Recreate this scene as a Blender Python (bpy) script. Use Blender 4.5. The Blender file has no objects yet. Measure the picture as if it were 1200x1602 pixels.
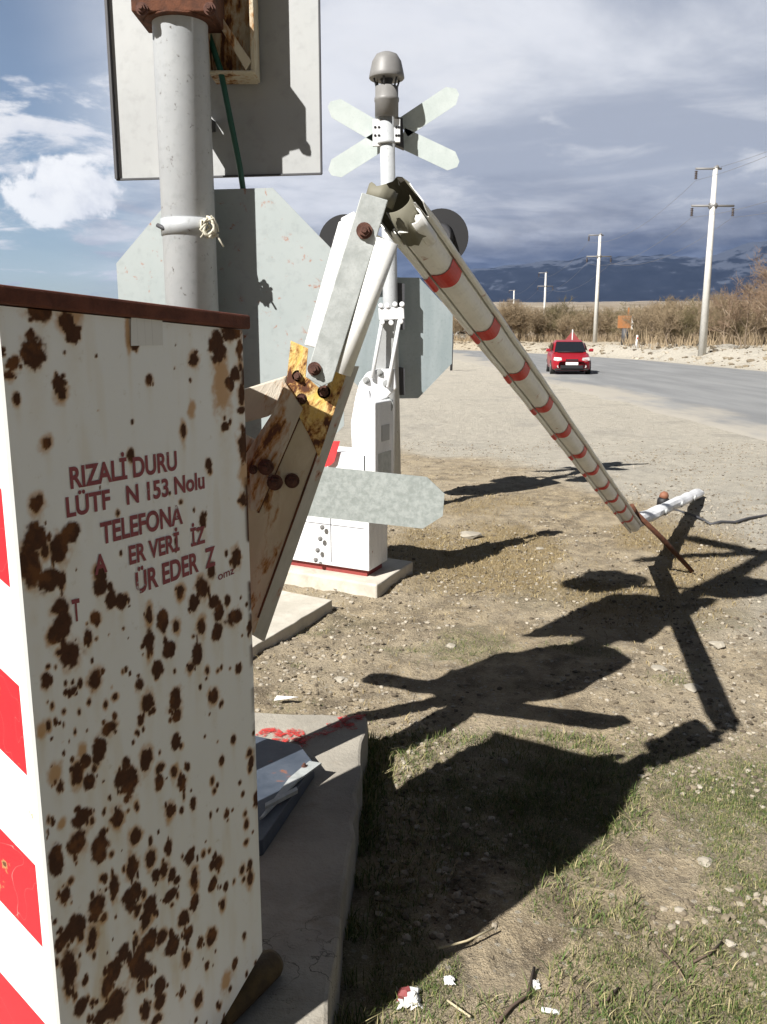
import bpy, bmesh, math, random
import numpy as np
from mathutils import Vector, Matrix, Quaternion, noise as mnoise

R = math.radians
sc = bpy.context.scene
col = sc.collection

# ------------------------------------------------------------------ camera
CAM_H = 1.6
F_PX = 1350.0                      # focal length for a 1200 x 1602 picture
PITCH = math.atan(277.0 / F_PX)
cam_d = bpy.data.cameras.new('camera')
cam_d.sensor_fit = 'VERTICAL'
cam_d.sensor_height = 24.0
cam_d.lens = F_PX / 1602.0 * 24.0
cam_d.clip_start = 0.05
cam_d.clip_end = 60000
cam = bpy.data.objects.new('camera', cam_d)
cam.location = (0, 0, CAM_H)
cam.rotation_euler = (math.pi / 2 - PITCH, 0, 0)
col.objects.link(cam)
sc.camera = cam

# ------------------------------------------------------------------ exposure, sun, sky
sc.view_settings.view_transform = 'Standard'
sc.view_settings.look = 'None'
sc.view_settings.gamma = 1.0
sc.view_settings.use_curve_mapping = False
sc.view_settings.exposure = 0.95
SUN_AZ, SUN_EL = R(-137), R(42)
sun_d = bpy.data.lights.new('sun', 'SUN')
sun_d.energy = 5.0
sun_d.angle = R(0.5)
sun_d.color = (1.0, 0.972, 0.925)
sun = bpy.data.objects.new('sun', sun_d)
to_sun = Vector((math.sin(SUN_AZ) * math.cos(SUN_EL), math.cos(SUN_AZ) * math.cos(SUN_EL), math.sin(SUN_EL)))
sun.rotation_euler = (-to_sun).to_track_quat('-Z', 'Y').to_euler()
sun.location = to_sun * 30
col.objects.link(sun)


class NT:
    """small helper to write node trees"""
    def __init__(self, nt):
        self.nt = nt
        nt.nodes.clear()

    def n(self, typ, ins=None, **attrs):
        nd = self.nt.nodes.new(typ)
        for k, v in attrs.items():
            setattr(nd, k, v)
        for k, v in (ins or {}).items():
            s = nd.inputs[k]
            if hasattr(v, 'node') or hasattr(v, 'is_output'):
                self.nt.links.new(v, s)
            else:
                if s.type == 'RGBA' and not isinstance(v, (int, float)) and len(v) == 3:
                    v = (*v, 1)
                s.default_value = v
        return nd

    def math(self, op, a, b=None, c=None, clamp=False):
        ins = {0: a}
        if b is not None: ins[1] = b
        if c is not None: ins[2] = c
        return self.n('ShaderNodeMath', ins, operation=op, use_clamp=clamp).outputs[0]

    def sstep(self, x, lo, hi, a=0.0, b=1.0):
        return self.n('ShaderNodeMapRange', {'Value': x, 'From Min': lo, 'From Max': hi, 'To Min': a, 'To Max': b},
                      interpolation_type='SMOOTHSTEP').outputs[0]

    def noise(self, vec, scale, detail=4, rough=0.55, dist=0.0):
        return self.n('ShaderNodeTexNoise', {'Vector': vec, 'Scale': scale, 'Detail': detail, 'Roughness': rough, 'Distortion': dist}).outputs['Fac']

    def mix(self, f, a, b, mode='MIX'):
        nd = self.nt.nodes.new('ShaderNodeMix')
        nd.data_type = 'RGBA'; nd.blend_type = mode
        for i, v in ((0, f), (6, a), (7, b)):
            s = nd.inputs[i]
            if hasattr(v, 'node'):
                self.nt.links.new(v, s)
            else:
                if i and len(v) == 3: v = (*v, 1)
                s.default_value = v
        return nd.outputs[2]

    def attr(self, name):
        return self.n('ShaderNodeAttribute', attribute_name=name).outputs['Fac']

    def map(self, vec, scale=(1, 1, 1), loc=(0, 0, 0), rot=(0, 0, 0)):
        return self.n('ShaderNodeMapping', {'Vector': vec, 'Scale': scale, 'Location': loc, 'Rotation': rot}).outputs[0]


world = bpy.data.worlds.new('World')
sc.world = world
world.use_nodes = True
w = NT(world.node_tree)
sky = w.n('ShaderNodeTexSky', sky_type='NISHITA', sun_disc=False, sun_elevation=SUN_EL, sun_rotation=SUN_AZ % (2 * math.pi),
          altitude=1000.0, air_density=1.0, dust_density=1.0, ozone_density=1.0)
sky_bg = w.n('ShaderNodeBackground', {'Color': sky.outputs[0], 'Strength': 0.05})
gd = w.n('ShaderNodeTexCoord').outputs['Generated']
sx = w.n('ShaderNodeSeparateXYZ', {0: gd})
X, Y, Z = sx.outputs[0], sx.outputs[1], sx.outputs[2]
zz = w.math('ADD', w.math('MAXIMUM', Z, 0.0), 0.10)
pl = w.n('ShaderNodeCombineXYZ', {0: w.math('DIVIDE', X, zz), 1: w.math('DIVIDE', Y, zz), 2: 0.0}).outputs[0]
n1 = w.noise(w.map(pl, (0.62, 0.72, 1), (2.3, 1.1, 0), (0, 0, R(12))), 1.0, 9, 0.58, 0.4)
n2 = w.noise(w.map(pl, (1.0, 1.15, 1), (7.1, 3.7, 0), (0, 0, R(-20))), 1.6, 8, 0.6, 0.8)
n3 = w.noise(w.map(gd, (3, 3, 9), (0.4, 2.2, 1.3)), 1.7, 7, 0.6, 0.3)
right = w.sstep(X, -0.30, 0.02)
# cloud brightness: a grey sheet, brighter high up, slate grey bank low over the mountains
lo_mask = w.math('MULTIPLY', w.sstep(w.math('ADD', Z, w.math('MULTIPLY', w.math('SUBTRACT', n3, 0.5), 0.15)), 0.178, 0.062), right)
bright = w.mix(w.sstep(n1, 0.36, 0.62), (0.215, 0.236, 0.285), (0.43, 0.44, 0.47))
bright = w.mix(w.math('MULTIPLY', w.sstep(n2, 0.50, 0.70), 0.6), bright, (0.45, 0.455, 0.475))
dark = w.mix(w.sstep(n2, 0.40, 0.66), (0.026, 0.038, 0.076), (0.082, 0.100, 0.152))
cloud_c = w.mix(lo_mask, bright, dark)
# puffy white cloud edges left
left = w.sstep(X, -0.18, -0.36)
cloud_c = w.mix(w.math('MULTIPLY', left, w.sstep(n3, 0.47, 0.60)), cloud_c, (0.47, 0.475, 0.49))
# one white cumulus low on the left, lumpy above and flat below
dx = w.math('MULTIPLY', w.math('ADD', X, 0.312), 1.0); dz = w.math('MULTIPLY', w.math('SUBTRACT', Z, 0.142), 1.55)
dd = w.math('SQRT', w.math('ADD', w.math('MULTIPLY', dx, dx), w.math('MULTIPLY', dz, dz)))
n4 = w.noise(w.map(gd, (1, 1, 1.25), (3.2, 0.4, 0.9)), 11.0, 8, 0.62, 0.15)
puff = w.sstep(w.math('ADD', w.math('MULTIPLY', dd, -9.0), w.math('MULTIPLY', w.math('SUBTRACT', n4, 0.5), 2.2)), -0.52, -0.30)
puff_c = w.mix(w.sstep(n4, 0.36, 0.62), (0.37, 0.385, 0.43), (0.53, 0.535, 0.545))
cloud_c = w.mix(puff, cloud_c, puff_c)
cloud_bg = w.n('ShaderNodeBackground', {'Color': cloud_c, 'Strength': 1.0})
blue = w.math('MULTIPLY', w.math('SUBTRACT', 1.0, puff), w.math('MULTIPLY', left, w.sstep(w.math('ADD', n2, w.math('MULTIPLY', w.math('SUBTRACT', n3, 0.5), -0.9)), 0.40, 0.54)))
front = w.sstep(Y, 0.25, 0.60)
high = w.sstep(Z, 0.50, 0.34)
cover = w.math('MULTIPLY', w.math('MULTIPLY', w.math('SUBTRACT', 1.0, w.math('MULTIPLY', blue, 0.92)), front), high)
# dark cover added overhead and behind the camera to cut ambient light, few gaps
slate = w.n('ShaderNodeBackground', {'Color': w.mix(w.sstep(n1, 0.3, 0.7), (0.012, 0.014, 0.018, 1), (0.030, 0.034, 0.042, 1)), 'Strength': 1.0})
gap = w.sstep(n2, 0.63, 0.72)
back = w.n('ShaderNodeMixShader', {0: w.math('SUBTRACT', 1.0, gap), 1: sky_bg.outputs[0], 2: slate.outputs[0]})
out_of_front = w.math('SUBTRACT', 1.0, w.math('MULTIPLY', front, high))
base_sky = w.n('ShaderNodeMixShader', {0: out_of_front, 1: sky_bg.outputs[0], 2: back.outputs[0]})
mixs = w.n('ShaderNodeMixShader', {0: cover, 1: base_sky.outputs[0], 2: cloud_bg.outputs[0]})
w.n('ShaderNodeOutputWorld', {'Surface': mixs.outputs[0]})

# ------------------------------------------------------------------ picking points
cp, sp_ = math.cos(PITCH), math.sin(PITCH)


def ray(px, py):
    u, v = px - 600.0, 801.0 - py
    return Vector((u, F_PX * cp + v * sp_, -F_PX * sp_ + v * cp))


def at_y(px, py, y):
    d = ray(px, py)
    return Vector((0, 0, CAM_H)) + d * (y / d.y)


def at_z(px, py, z=0.0):
    d = ray(px, py)
    return Vector((0, 0, CAM_H)) + d * ((z - CAM_H) / d.z)


def at_plane(px, py, p, nrm):
    d = ray(px, py); o = Vector((0, 0, CAM_H))
    return o + d * ((Vector(p) - o).dot(Vector(nrm)) / d.dot(Vector(nrm)))


# ------------------------------------------------------------------ mesh helpers
def world_loc(o):
    v = Vector((0, 0, 0))
    while o is not None:
        v += o.location
        o = o.parent
    return v


class MB:
    def __init__(self):
        self.v, self.f, self.m, self.s = [], [], [], []

    def add(self, verts, faces, mi=0, smooth=False):
        b = len(self.v)
        self.v += [tuple(x) for x in verts]
        for f in faces:
            self.f.append(tuple(i + b for i in f)); self.m.append(mi); self.s.append(smooth)
        return self

    def prism(self, pts, vec, mi=0):
        """closed polygon swept along vec"""
        n = len(pts); vec = Vector(vec)
        pts = [Vector(p) for p in pts]
        nr = Vector((0, 0, 0))
        for i in range(n):
            a, b = pts[i], pts[(i + 1) % n]
            nr += a.cross(b)
        if nr.dot(vec) > 0: pts = pts[::-1]
        vs = pts + [p + vec for p in pts]
        fs = [tuple(range(n)), tuple(range(2 * n - 1, n - 1, -1))]
        for i in range(n):
            j = (i + 1) % n
            fs.append((j, i, i + n, j + n))
        return self.add(vs, fs, mi)

    def box(self, c, sx, sy, sz, ex=(1, 0, 0), ey=(0, 1, 0), ez=(0, 0, 1), mi=0):
        c, ex, ey, ez = Vector(c), Vector(ex), Vector(ey), Vector(ez)
        vs = [c + ex * (a * sx / 2) + ey * (b * sy / 2) + ez * (d * sz / 2) for a in (-1, 1) for b in (-1, 1) for d in (-1, 1)]
        return self.add(vs, [(0, 1, 3, 2), (4, 6, 7, 5), (0, 4, 5, 1), (2, 3, 7, 6), (0, 2, 6, 4), (1, 5, 7, 3)], mi)

    def tube(self, path, rad, n=10, mi=0, caps=True, smooth=True):
        path = [Vector(p) for p in path]
        if not hasattr(rad, '__len__'): rad = [rad] * len(path)
        vs, fs = [], []
        up = None
        for i, p in enumerate(path):
            d = (path[min(i + 1, len(path) - 1)] - path[max(i - 1, 0)]).normalized()
            if up is None:
                up = d.orthogonal().normalized()
            else:
                up = (up - d * up.dot(d)).normalized()
            bi = d.cross(up)
            for k in range(n):
                a = 2 * math.pi * k / n
                vs.append(p + (up * math.cos(a) + bi * math.sin(a)) * rad[i])
        for i in range(len(path) - 1):
            for k in range(n):
                k2 = (k + 1) % n
                fs.append((i * n + k, i * n + k2, (i + 1) * n + k2, (i + 1) * n + k))
        self.add(vs, fs, mi, smooth)
        if caps:
            b = len(self.v) - len(vs)
            self.f.append(tuple(b + k for k in range(n - 1, -1, -1))); self.m.append(mi); self.s.append(False)
            e = b + (len(path) - 1) * n
            self.f.append(tuple(e + k for k in range(n))); self.m.append(mi); self.s.append(False)
        return self

    def bolt(self, c, axis, r, h, mi=0):
        axis = Vector(axis).normalized(); c = Vector(c)
        self.tube([c - axis * 0.004, c + axis * h * 0.25], r * 1.35, 16, mi)
        self.tube([c + axis * h * 0.25, c + axis * h], [r, r * 0.94], 6, mi, smooth=False)
        self.tube([c + axis * h, c + axis * h * 1.5], [r * 0.5, r * 0.42], 10, mi)
        return self

    def build(self, name, mats, parent=None, loc=None, bevel=0, solid=0, seg=2):
        me = bpy.data.meshes.new(name)
        o = bpy.data.objects.new(name, me)
        col.objects.link(o)
        if parent is not None:
            base = world_loc(parent)
            o.parent = parent
        else:
            base = Vector(loc) if loc is not None else Vector((0, 0, 0))
            o.location = base
        me.from_pydata([tuple(Vector(p) - base) for p in self.v], [], self.f)
        if not isinstance(mats, (list, tuple)): mats = [mats]
        for mm in mats: me.materials.append(mm)
        me.polygons.foreach_set('material_index', self.m)
        me.polygons.foreach_set('use_smooth', self.s)
        me.update()
        if solid:
            md = o.modifiers.new('solidify', 'SOLIDIFY'); md.thickness = solid; md.offset = -1
        if bevel:
            md = o.modifiers.new('bevel', 'BEVEL'); md.width = bevel; md.segments = seg; md.limit_method = 'ANGLE'; md.angle_limit = R(35)
            md.harden_normals = False
        return o


def tag(o, label=None, cat=None, group=None, kind=None):
    if label: o['label'] = label
    if cat: o['category'] = cat
    if group: o['group'] = group
    if kind: o['kind'] = kind
    return o


def thing(name, loc, label, cat, group=None):
    o = bpy.data.objects.new(name, None)
    o.empty_display_size = 0.2
    o.location = loc
    col.objects.link(o)
    return tag(o, label, cat, group)


def copy_tree(o, parent=None):
    c = o.copy(); col.objects.link(c)
    if parent is not None: c.parent = parent
    for ch in [q for q in o.children]:
        copy_tree(ch, c)
    return c


# ------------------------------------------------------------------ materials
def mat(name):
    m = bpy.data.materials.new(name); m.use_nodes = True
    t = NT(m.node_tree)
    out = t.n('ShaderNodeOutputMaterial')
    b = t.n('ShaderNodeBsdfPrincipled')
    t.nt.links.new(b.outputs[0], out.inputs['Surface'])
    t.b = b
    t.out = out
    def put(k, v):
        s = b.inputs[k]
        if hasattr(v, 'node'): t.nt.links.new(v, s)
        else:
            if s.type == 'RGBA' and len(v) == 3: v = (*v, 1)
            s.default_value = v
    t.put = put
    t.oc = t.n('ShaderNodeTexCoord').outputs['Object']
    def bump(h, strength=0.3, dist=0.01):
        bn = t.n('ShaderNodeBump', {'Height': h, 'Strength': strength, 'Distance': dist})
        t.nt.links.new(bn.outputs[0], b.inputs['Normal'])
    t.bump = bump
    return m, t


def worn(name, c1, c2, scale=8, rough=0.5, metal=0.0, rust=0.0, rust_c=(0.12, 0.04, 0.015), tint=2.6, bump=0.15, streak=False, rscale=14):
    """painted or galvanised metal with blotchy wear and rust freckles"""
    m, t = mat(name)
    v = t.map(t.oc, (1, 1, 0.25)) if streak else t.oc
    n = t.noise(v, scale, 6, 0.6, 0.3)
    c = t.mix(t.sstep(n, 0.3, 0.72), c1, c2)
    fine = t.noise(t.oc, scale * 9, 3, 0.6)
    c = t.mix(t.math('MULTIPLY', t.sstep(fine, 0.5, 0.75), 0.25), c, tuple(x * 0.6 for x in c1))
    r = rough
    if rust:
        rn = t.noise(t.oc, rscale, 7, 0.62, 0.4)
        mk = t.sstep(rn, 0.74 - rust, 0.80 - rust)
        c = t.mix(t.sstep(rn, 0.66 - rust, 0.80 - rust), c, tuple(min(1, x * tint) for x in rust_c))
        c = t.mix(mk, c, rust_c)
        r = t.sstep(rn, 0.70 - rust, 0.80 - rust, rough, 0.9)
    t.put('Base Color', c); t.put('Roughness', r); t.put('Metallic', metal)
    t.bump(t.math('ADD', t.math('MULTIPLY', fine, 0.5), n), bump, 0.004)
    return m


def flat(name, c, rough=0.6, metal=0.0, var=0.15, scale=20):
    m, t = mat(name)
    n = t.noise(t.oc, scale, 4, 0.6)
    t.put('Base Color', t.mix(n, tuple(x * (1 - var) for x in c), tuple(min(1, x * (1 + var)) for x in c)))
    t.put('Roughness', rough); t.put('Metallic', metal)
    return m


M = {}
M['pole_grey'] = worn('grey paint on pole', (0.37, 0.385, 0.40), (0.43, 0.443, 0.45), 5, 0.42, 0.0, 0.055, (0.05, 0.042, 0.036), 2.0, rscale=48)
M['galv'] = worn('galvanised steel', (0.32, 0.34, 0.33), (0.46, 0.48, 0.47), 28, 0.55, 0.15, 0.0)
M['galv_speck'] = worn('speckled galvanised plate', (0.24, 0.265, 0.25), (0.35, 0.375, 0.36), 60, 0.62, 0.15, 0.0, bump=0.3)
M['sign_back'] = worn('aluminium sign back', (0.33, 0.337, 0.337), (0.37, 0.376, 0.372), 3, 0.55, 0.1, 0.0, bump=0.05)
M['sign_green'] = worn('pale green grey sign back', (0.31, 0.347, 0.345), (0.35, 0.38, 0.377), 4, 0.55, 0.1, 0.065, rscale=30, bump=0.05)
M['sign_blue'] = worn('pale blue grey sign back', (0.30, 0.355, 0.37), (0.40, 0.45, 0.465), 5, 0.45, 0.15, 0.0, streak=True)
M['cross'] = worn('pale green white board', (0.44, 0.49, 0.475), (0.50, 0.545, 0.53), 9, 0.5)
M['white'] = worn('white paint', (0.72, 0.72, 0.71), (0.82, 0.82, 0.80), 6, 0.4, 0.0, 0.06, rscale=16)
M['white_clean'] = worn('slightly grimy white paint', (0.60, 0.61, 0.62), (0.80, 0.80, 0.81), 9, 0.45, 0, 0.012, rscale=18, streak=True)
M['boom'] = worn('scuffed white boom paint', (0.74, 0.735, 0.71), (0.83, 0.825, 0.80), 7, 0.45, 0.0, 0.03, rscale=20, bump=0.1)
M['red_band'] = worn('faded red reflective band', (0.50, 0.018, 0.014), (0.60, 0.035, 0.028), 20, 0.45)
M['olive'] = flat('dull olive inner metal', (0.16, 0.15, 0.11), 0.7)
M['rust'] = worn('dark rust', (0.055, 0.020, 0.010), (0.13, 0.045, 0.020), 30, 0.9, 0.0, 0.0, bump=0.6)
M['rust_bolt'] = worn('rusted bolt', (0.07, 0.030, 0.022), (0.15, 0.07, 0.05), 60, 0.85, 0.2, bump=0.6)
M['lid'] = worn('rusted lid', (0.075, 0.020, 0.010), (0.14, 0.040, 0.022), 25, 0.85, 0.0, 0.0, bump=0.5)
M['black'] = flat('black painted metal', (0.010, 0.010, 0.012), 0.6)
M['dark'] = flat('dark grey metal', (0.05, 0.05, 0.055), 0.6)
M['steel_grey'] = flat('grey cast housing', (0.19, 0.185, 0.18), 0.5)
M['green_cable'] = flat('green cable jacket', (0.010, 0.075, 0.048), 0.45)
M['wire'] = flat('pale twisted wire', (0.55, 0.52, 0.42), 0.6)
M['navy'] = worn('navy painted steel', (0.045, 0.058, 0.080), (0.075, 0.09, 0.115), 12, 0.5, 0.0, 0.05)
M['red_paint'] = worn('red paint', (0.50, 0.030, 0.035), (0.62, 0.05, 0.055), 6, 0.4)
M['ochre'] = worn('ochre rusted pipe', (0.055, 0.034, 0.014), (0.11, 0.07, 0.022), 20, 0.8, bump=0.5)


def rusty_paint(name, paint1, paint2, amount=0.0, scale=9.0, stretch=0.35, rot=0.0):
    m, t = mat(name)
    v = t.map(t.map(t.oc, (1, 1, 1), (0, 0, 0), (0, rot, 0)), (1, 1, stretch))
    a = t.noise(v, scale, 8, 0.62, 0.6)
    b = t.noise(v, scale * 4.2, 6, 0.65, 0.3)
    s = t.math('ADD', t.math('MULTIPLY', a, 0.65), t.math('MULTIPLY', b, 0.35))
    base = t.mix(t.sstep(a, 0.3, 0.7), paint1, paint2)
    c = t.mix(t.sstep(s, 0.50 - amount, 0.60 - amount), base, (0.34, 0.15, 0.03))
    c = t.mix(t.sstep(s, 0.57 - amount, 0.62 - amount), c, (0.085, 0.028, 0.012))
    t.put('Base Color', c)
    t.put('Roughness', 0.8)
    t.bump(t.sstep(s, 0.45 - amount, 0.62 - amount), 0.5, 0.004)
    return m


M['bracket'] = rusty_paint('peeling yellow paint over rust', (0.66, 0.42, 0.08), (0.78, 0.68, 0.42), 0.065, 20, 0.6, R(-19.5))
M['bracket_cream'] = rusty_paint('cream paint with rust runs', (0.47, 0.40, 0.29), (0.60, 0.54, 0.42), -0.018, 15, 0.32, R(-19.5))
M['bracket_dull'] = rusty_paint('dull grey paint over rust', (0.42, 0.37, 0.30), (0.53, 0.48, 0.40), -0.012, 13, 0.35, R(-19.5))
M['flange'] = worn('weathered grey flange', (0.33, 0.315, 0.285), (0.42, 0.40, 0.37), 12, 0.6, 0, 0.09)
M['rust_box'] = rusty_paint('dirty cream box paint over rust', (0.52, 0.46, 0.34), (0.60, 0.55, 0.42), 0.03, 10)

# rust spotted cabinet paint: the rust and halo values are measured onto the panel's own vertices
m_, t = mat('white cabinet paint with rust blisters'); M['cabinet'] = m_
ru, ha, st = t.attr('rust'), t.attr('halo'), t.attr('streak')
n = t.noise(t.oc, 5, 5, 0.6); nf = t.noise(t.oc, 130, 4, 0.6)
base = t.mix(n, (0.77, 0.79, 0.80), (0.81, 0.82, 0.82))
base = t.mix(t.math('MULTIPLY', t.sstep(t.noise(t.oc, 45, 5, 0.7), 0.60, 0.75), 0.35), base, (0.45, 0.40, 0.30))
c = t.mix(t.math('MULTIPLY', st, 0.55), base, (0.54, 0.40, 0.17))
c = t.mix(t.math('MULTIPLY', ha, 0.85), c, (0.46, 0.225, 0.05))
rc = t.mix(t.noise(t.oc, 60, 6, 0.7), (0.020, 0.008, 0.004), (0.110, 0.038, 0.012))
rc = t.mix(t.math('MULTIPLY', t.sstep(t.noise(t.oc, 24, 5, 0.6), 0.5, 0.68), 0.55), rc, (0.20, 0.075, 0.018))
c = t.mix(ru, c, rc)
t.put('Base Color', c); t.put('Roughness', t.sstep(ru, 0, 1, 0.42, 0.95))
t.bump(t.math('ADD', t.math('MULTIPLY', ru, t.math('ADD', 0.6, nf)), t.math('MULTIPLY', n, 0.2)), 0.5, 0.003)

# ------------------------------------------------------------------ terrain
rng = np.random.default_rng(7)
_tab = rng.random((256, 256))


def vnoise(x, y):
    xi = np.floor(x).astype(int); yi = np.floor(y).astype(int)
    fx = x - xi; fy = y - yi
    fx = fx * fx * (3 - 2 * fx); fy = fy * fy * (3 - 2 * fy)
    a = _tab[xi % 256, yi % 256]; b = _tab[(xi + 1) % 256, yi % 256]
    c_ = _tab[xi % 256, (yi + 1) % 256]; d = _tab[(xi + 1) % 256, (yi + 1) % 256]
    return (a * (1 - fx) + b * fx) * (1 - fy) + (c_ * (1 - fx) + d * fx) * fy


def fbm(x, y, oct=5, gain=0.5):
    s = 0; a = 1; tot = 0
    for i in range(oct):
        s = s + a * vnoise(x * 2 ** i + 17.3 * i, y * 2 ** i + 5.1 * i); tot += a; a *= gain
    return s / tot


def smooth(x, lo, hi):
    k = np.clip((x - lo) / (hi - lo), 0, 1)
    return k * k * (3 - 2 * k)


def road_right(y):
    return np.interp(y, [-60, 30, 55, 72, 93, 110, 130, 160], [17.5, 17.5, 17.3, 15.0, 9.2, 1.0, -14, -45])


def road_left(y):
    return np.interp(y, [-60, 10, 20, 34, 50, 66, 80, 95, 115, 140], [5.6, 5.6, 5.5, 5.2, 5.0, 4.0, 0.2, -8, -28, -60])


def height(x, y):
    x = np.asarray(x, float); y = np.asarray(y, float)
    r = np.hypot(x, y)
    near = (fbm(x * 1.3, y * 1.3, 4) - 0.5) * 0.055 + (fbm(x * 7, y * 7, 3) - 0.5) * 0.028 + np.clip(fbm(x * 19 + 3, y * 19, 3) - 0.52, 0, 1) * 0.055 * smooth(r, 12, 6)
    near = near * smooth(r, 90, 30)
    onroad = smooth(x, road_left(y) - 2.5, road_left(y) - 0.3) * smooth(x, road_right(y) + 0.9, road_right(y) + 0.2)
    near = near * (1 - onroad) - 0.012 * onroad
    bank = smooth(x, road_right(y) + 0.3, road_right(y) + 3.5) * smooth(y, -40, 15)
    lump = (fbm(x * 0.45 + 3, y * 0.45, 5, 0.6) - 0.35)
    near = near + bank * (0.62 + 0.75 * lump * smooth(r, 260, 120))
    rise = np.where(r > 170, (r - 170) * 0.0355, 0) * smooth(r, 170, 500)
    rise = rise + smooth(r, 170, 2500) * (fbm(x / 420, y / 420, 5) - 0.5) * r * 0.006
    return near + rise


# rings
rr = np.concatenate([[0.0], np.geomspace(0.35, 1.2, 12)[:-1], np.geomspace(1.2, 14, 250)[:-1], np.geomspace(14, 260, 130)[:-1], np.geomspace(260, 13000, 70)])
aa = np.concatenate([np.linspace(-48, 48, 340), np.linspace(48, 312, 90)[1:-1]])
ar = np.radians(aa)
NR, NA = len(rr), len(ar)
gx = rr[:, None] * np.sin(ar)[None, :]; gy = rr[:, None] * np.cos(ar)[None, :]
gz = height(gx, gy)
verts = np.stack([gx, gy, gz], -1).reshape(-1, 3)
idx = np.arange(NR * NA).reshape(NR, NA)
nx = np.roll(idx, -1, axis=1)
quads = np.stack([idx[:-1], idx[1:], nx[1:], nx[:-1]], -1).reshape(-1, 4)
gm = bpy.data.meshes.new('ground')
gm.from_pydata(verts.tolist(), [], quads[:, ::-1].tolist())
gm.polygons.foreach_set('use_smooth', [True] * len(gm.polygons))
X_, Y_ = verts[:, 0], verts[:, 1]


def put_attr(me, name, vals):
    at = me.attributes.new(name, 'FLOAT', 'POINT'); at.data.foreach_set('value', np.asarray(vals, dtype=np.float32))


def green_mask(x, y):
    """where the short grass grows: bottom right foreground, thinning out"""
    k = smooth(fbm(x * 1.5 + 9, y * 1.5, 4), 0.36, 0.54)
    return k * smooth(y, 3.5, 2.5) + 0.55 * smooth(fbm(x * 2.1, y * 2.1 + 4, 4), 0.55, 0.66) * smooth(y, 6.5, 3.2)


def dry_mask(x, y):
    """yellow dead turf between the machines and the boom"""
    return smooth(fbm(x * 1.2 + 2, y * 1.2 + 8, 4), 0.36, 0.56) * smooth(np.hypot((x - 1.25) / 1.5, (y - 6.6) / 2.0), 1.25, 0.55)


def gravel_mask(x, y):
    """pale gravel apron beside the road"""
    e = x - np.interp(y, [0, 3, 5, 8, 11, 14, 40], [1.6, 1.7, 2.1, 2.6, 1.4, -2, -4]) + (fbm(x * 1.1, y * 1.1, 4) - 0.5) * 1.6
    return smooth(e, -0.4, 0.7) * smooth(np.hypot(x, y), 120, 60)


put_attr(gm, 'green', green_mask(X_, Y_)); put_attr(gm, 'dry', dry_mask(X_, Y_)); put_attr(gm, 'gravel', gravel_mask(X_, Y_))
put_attr(gm, 'plain', smooth(np.hypot(X_, Y_), 110, 220))
m_, t = mat('dusty earth and gravel'); M['ground'] = m_
big = t.noise(t.oc, 0.9, 6, 0.6); mid = t.noise(t.oc, 6.5, 7, 0.66); fin = t.noise(t.oc, 55, 5, 0.7); grit = t.noise(t.oc, 190, 3, 0.75)
vo = t.n('ShaderNodeTexVoronoi', {'Vector': t.oc, 'Scale': 42.0}, feature='F1')
vd = vo.outputs['Distance']; vcl = vo.outputs['Color']
earth = t.mix(t.sstep(mid, 0.30, 0.70), (0.13, 0.098, 0.060), (0.47, 0.375, 0.240))
earth = t.mix(t.math('MULTIPLY', t.sstep(big, 0.40, 0.65), 0.6), earth, (0.46, 0.385, 0.275))
grav = t.mix(t.sstep(mid, 0.25, 0.75), (0.335, 0.310, 0.262), (0.50, 0.465, 0.395))
grav = t.mix(t.math('MULTIPLY', t.sstep(big, 0.52, 0.66), 0.45), grav, (0.235, 0.225, 0.205))
c = t.mix(t.attr('gravel'), earth, grav)
dryc = t.mix(fin, (0.15, 0.10, 0.042), (0.38, 0.285, 0.135))
c = t.mix(t.math('MULTIPLY', t.attr('dry'), t.sstep(mid, 0.28, 0.50)), c, dryc)
grc = t.mix(t.sstep(fin, 0.3, 0.7), (0.055, 0.062, 0.022), (0.17, 0.165, 0.072))
c = t.mix(t.math('MULTIPLY', t.attr('green'), 0.75), c, grc)
# stones: some voronoi cells are pale chips, with dark gaps
hsv = t.n('ShaderNodeSeparateColor', {0: vcl}).outputs[0]
chip = t.math('MULTIPLY', t.sstep(hsv, 0.80, 0.83), t.sstep(vd, 0.42, 0.30))
c = t.mix(t.math('MULTIPLY', chip, 0.8), c, (0.40, 0.36, 0.29))
c = t.mix(t.math('MULTIPLY', t.sstep(fin, 0.56, 0.68), 0.8), c, (0.045, 0.034, 0.022))
c = t.mix(t.math('MULTIPLY', t.sstep(fin, 0.36, 0.26), 0.45), c, (0.44, 0.385, 0.295))
c = t.mix(t.math('MULTIPLY', t.sstep(grit, 0.55, 0.68), 0.34), c, (0.09, 0.068, 0.043))
c = t.mix(t.math('MULTIPLY', t.sstep(grit, 0.47, 0.36), 0.6), c, (0.58, 0.49, 0.355))
pla = t.mix(t.sstep(t.noise(t.oc, 0.012, 8, 0.65), 0.35, 0.65), (0.17, 0.13, 0.085), (0.33, 0.275, 0.20))
pla = t.mix(t.sstep(t.noise(t.map(t.oc, (1, 2.6, 1)), 0.02, 6, 0.7), 0.56, 0.64), pla, (0.08, 0.065, 0.045))
c = t.mix(t.attr('plain'), c, pla)
t.put('Base Color', c); t.put('Roughness', 0.95)
t.bump(t.math('ADD', t.math('ADD', t.math('MULTIPLY', mid, 1.0), t.math('MULTIPLY', fin, 0.8)), t.math('MULTIPLY', grit, 0.25)), 1.0, 0.035)
gm.materials.append(M['ground'])
ground = bpy.data.objects.new('ground', gm); col.objects.link(ground); tag(ground, kind='structure')


def hz(x, y):
    return float(height(np.array([x]), np.array([y]))[0])


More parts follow.
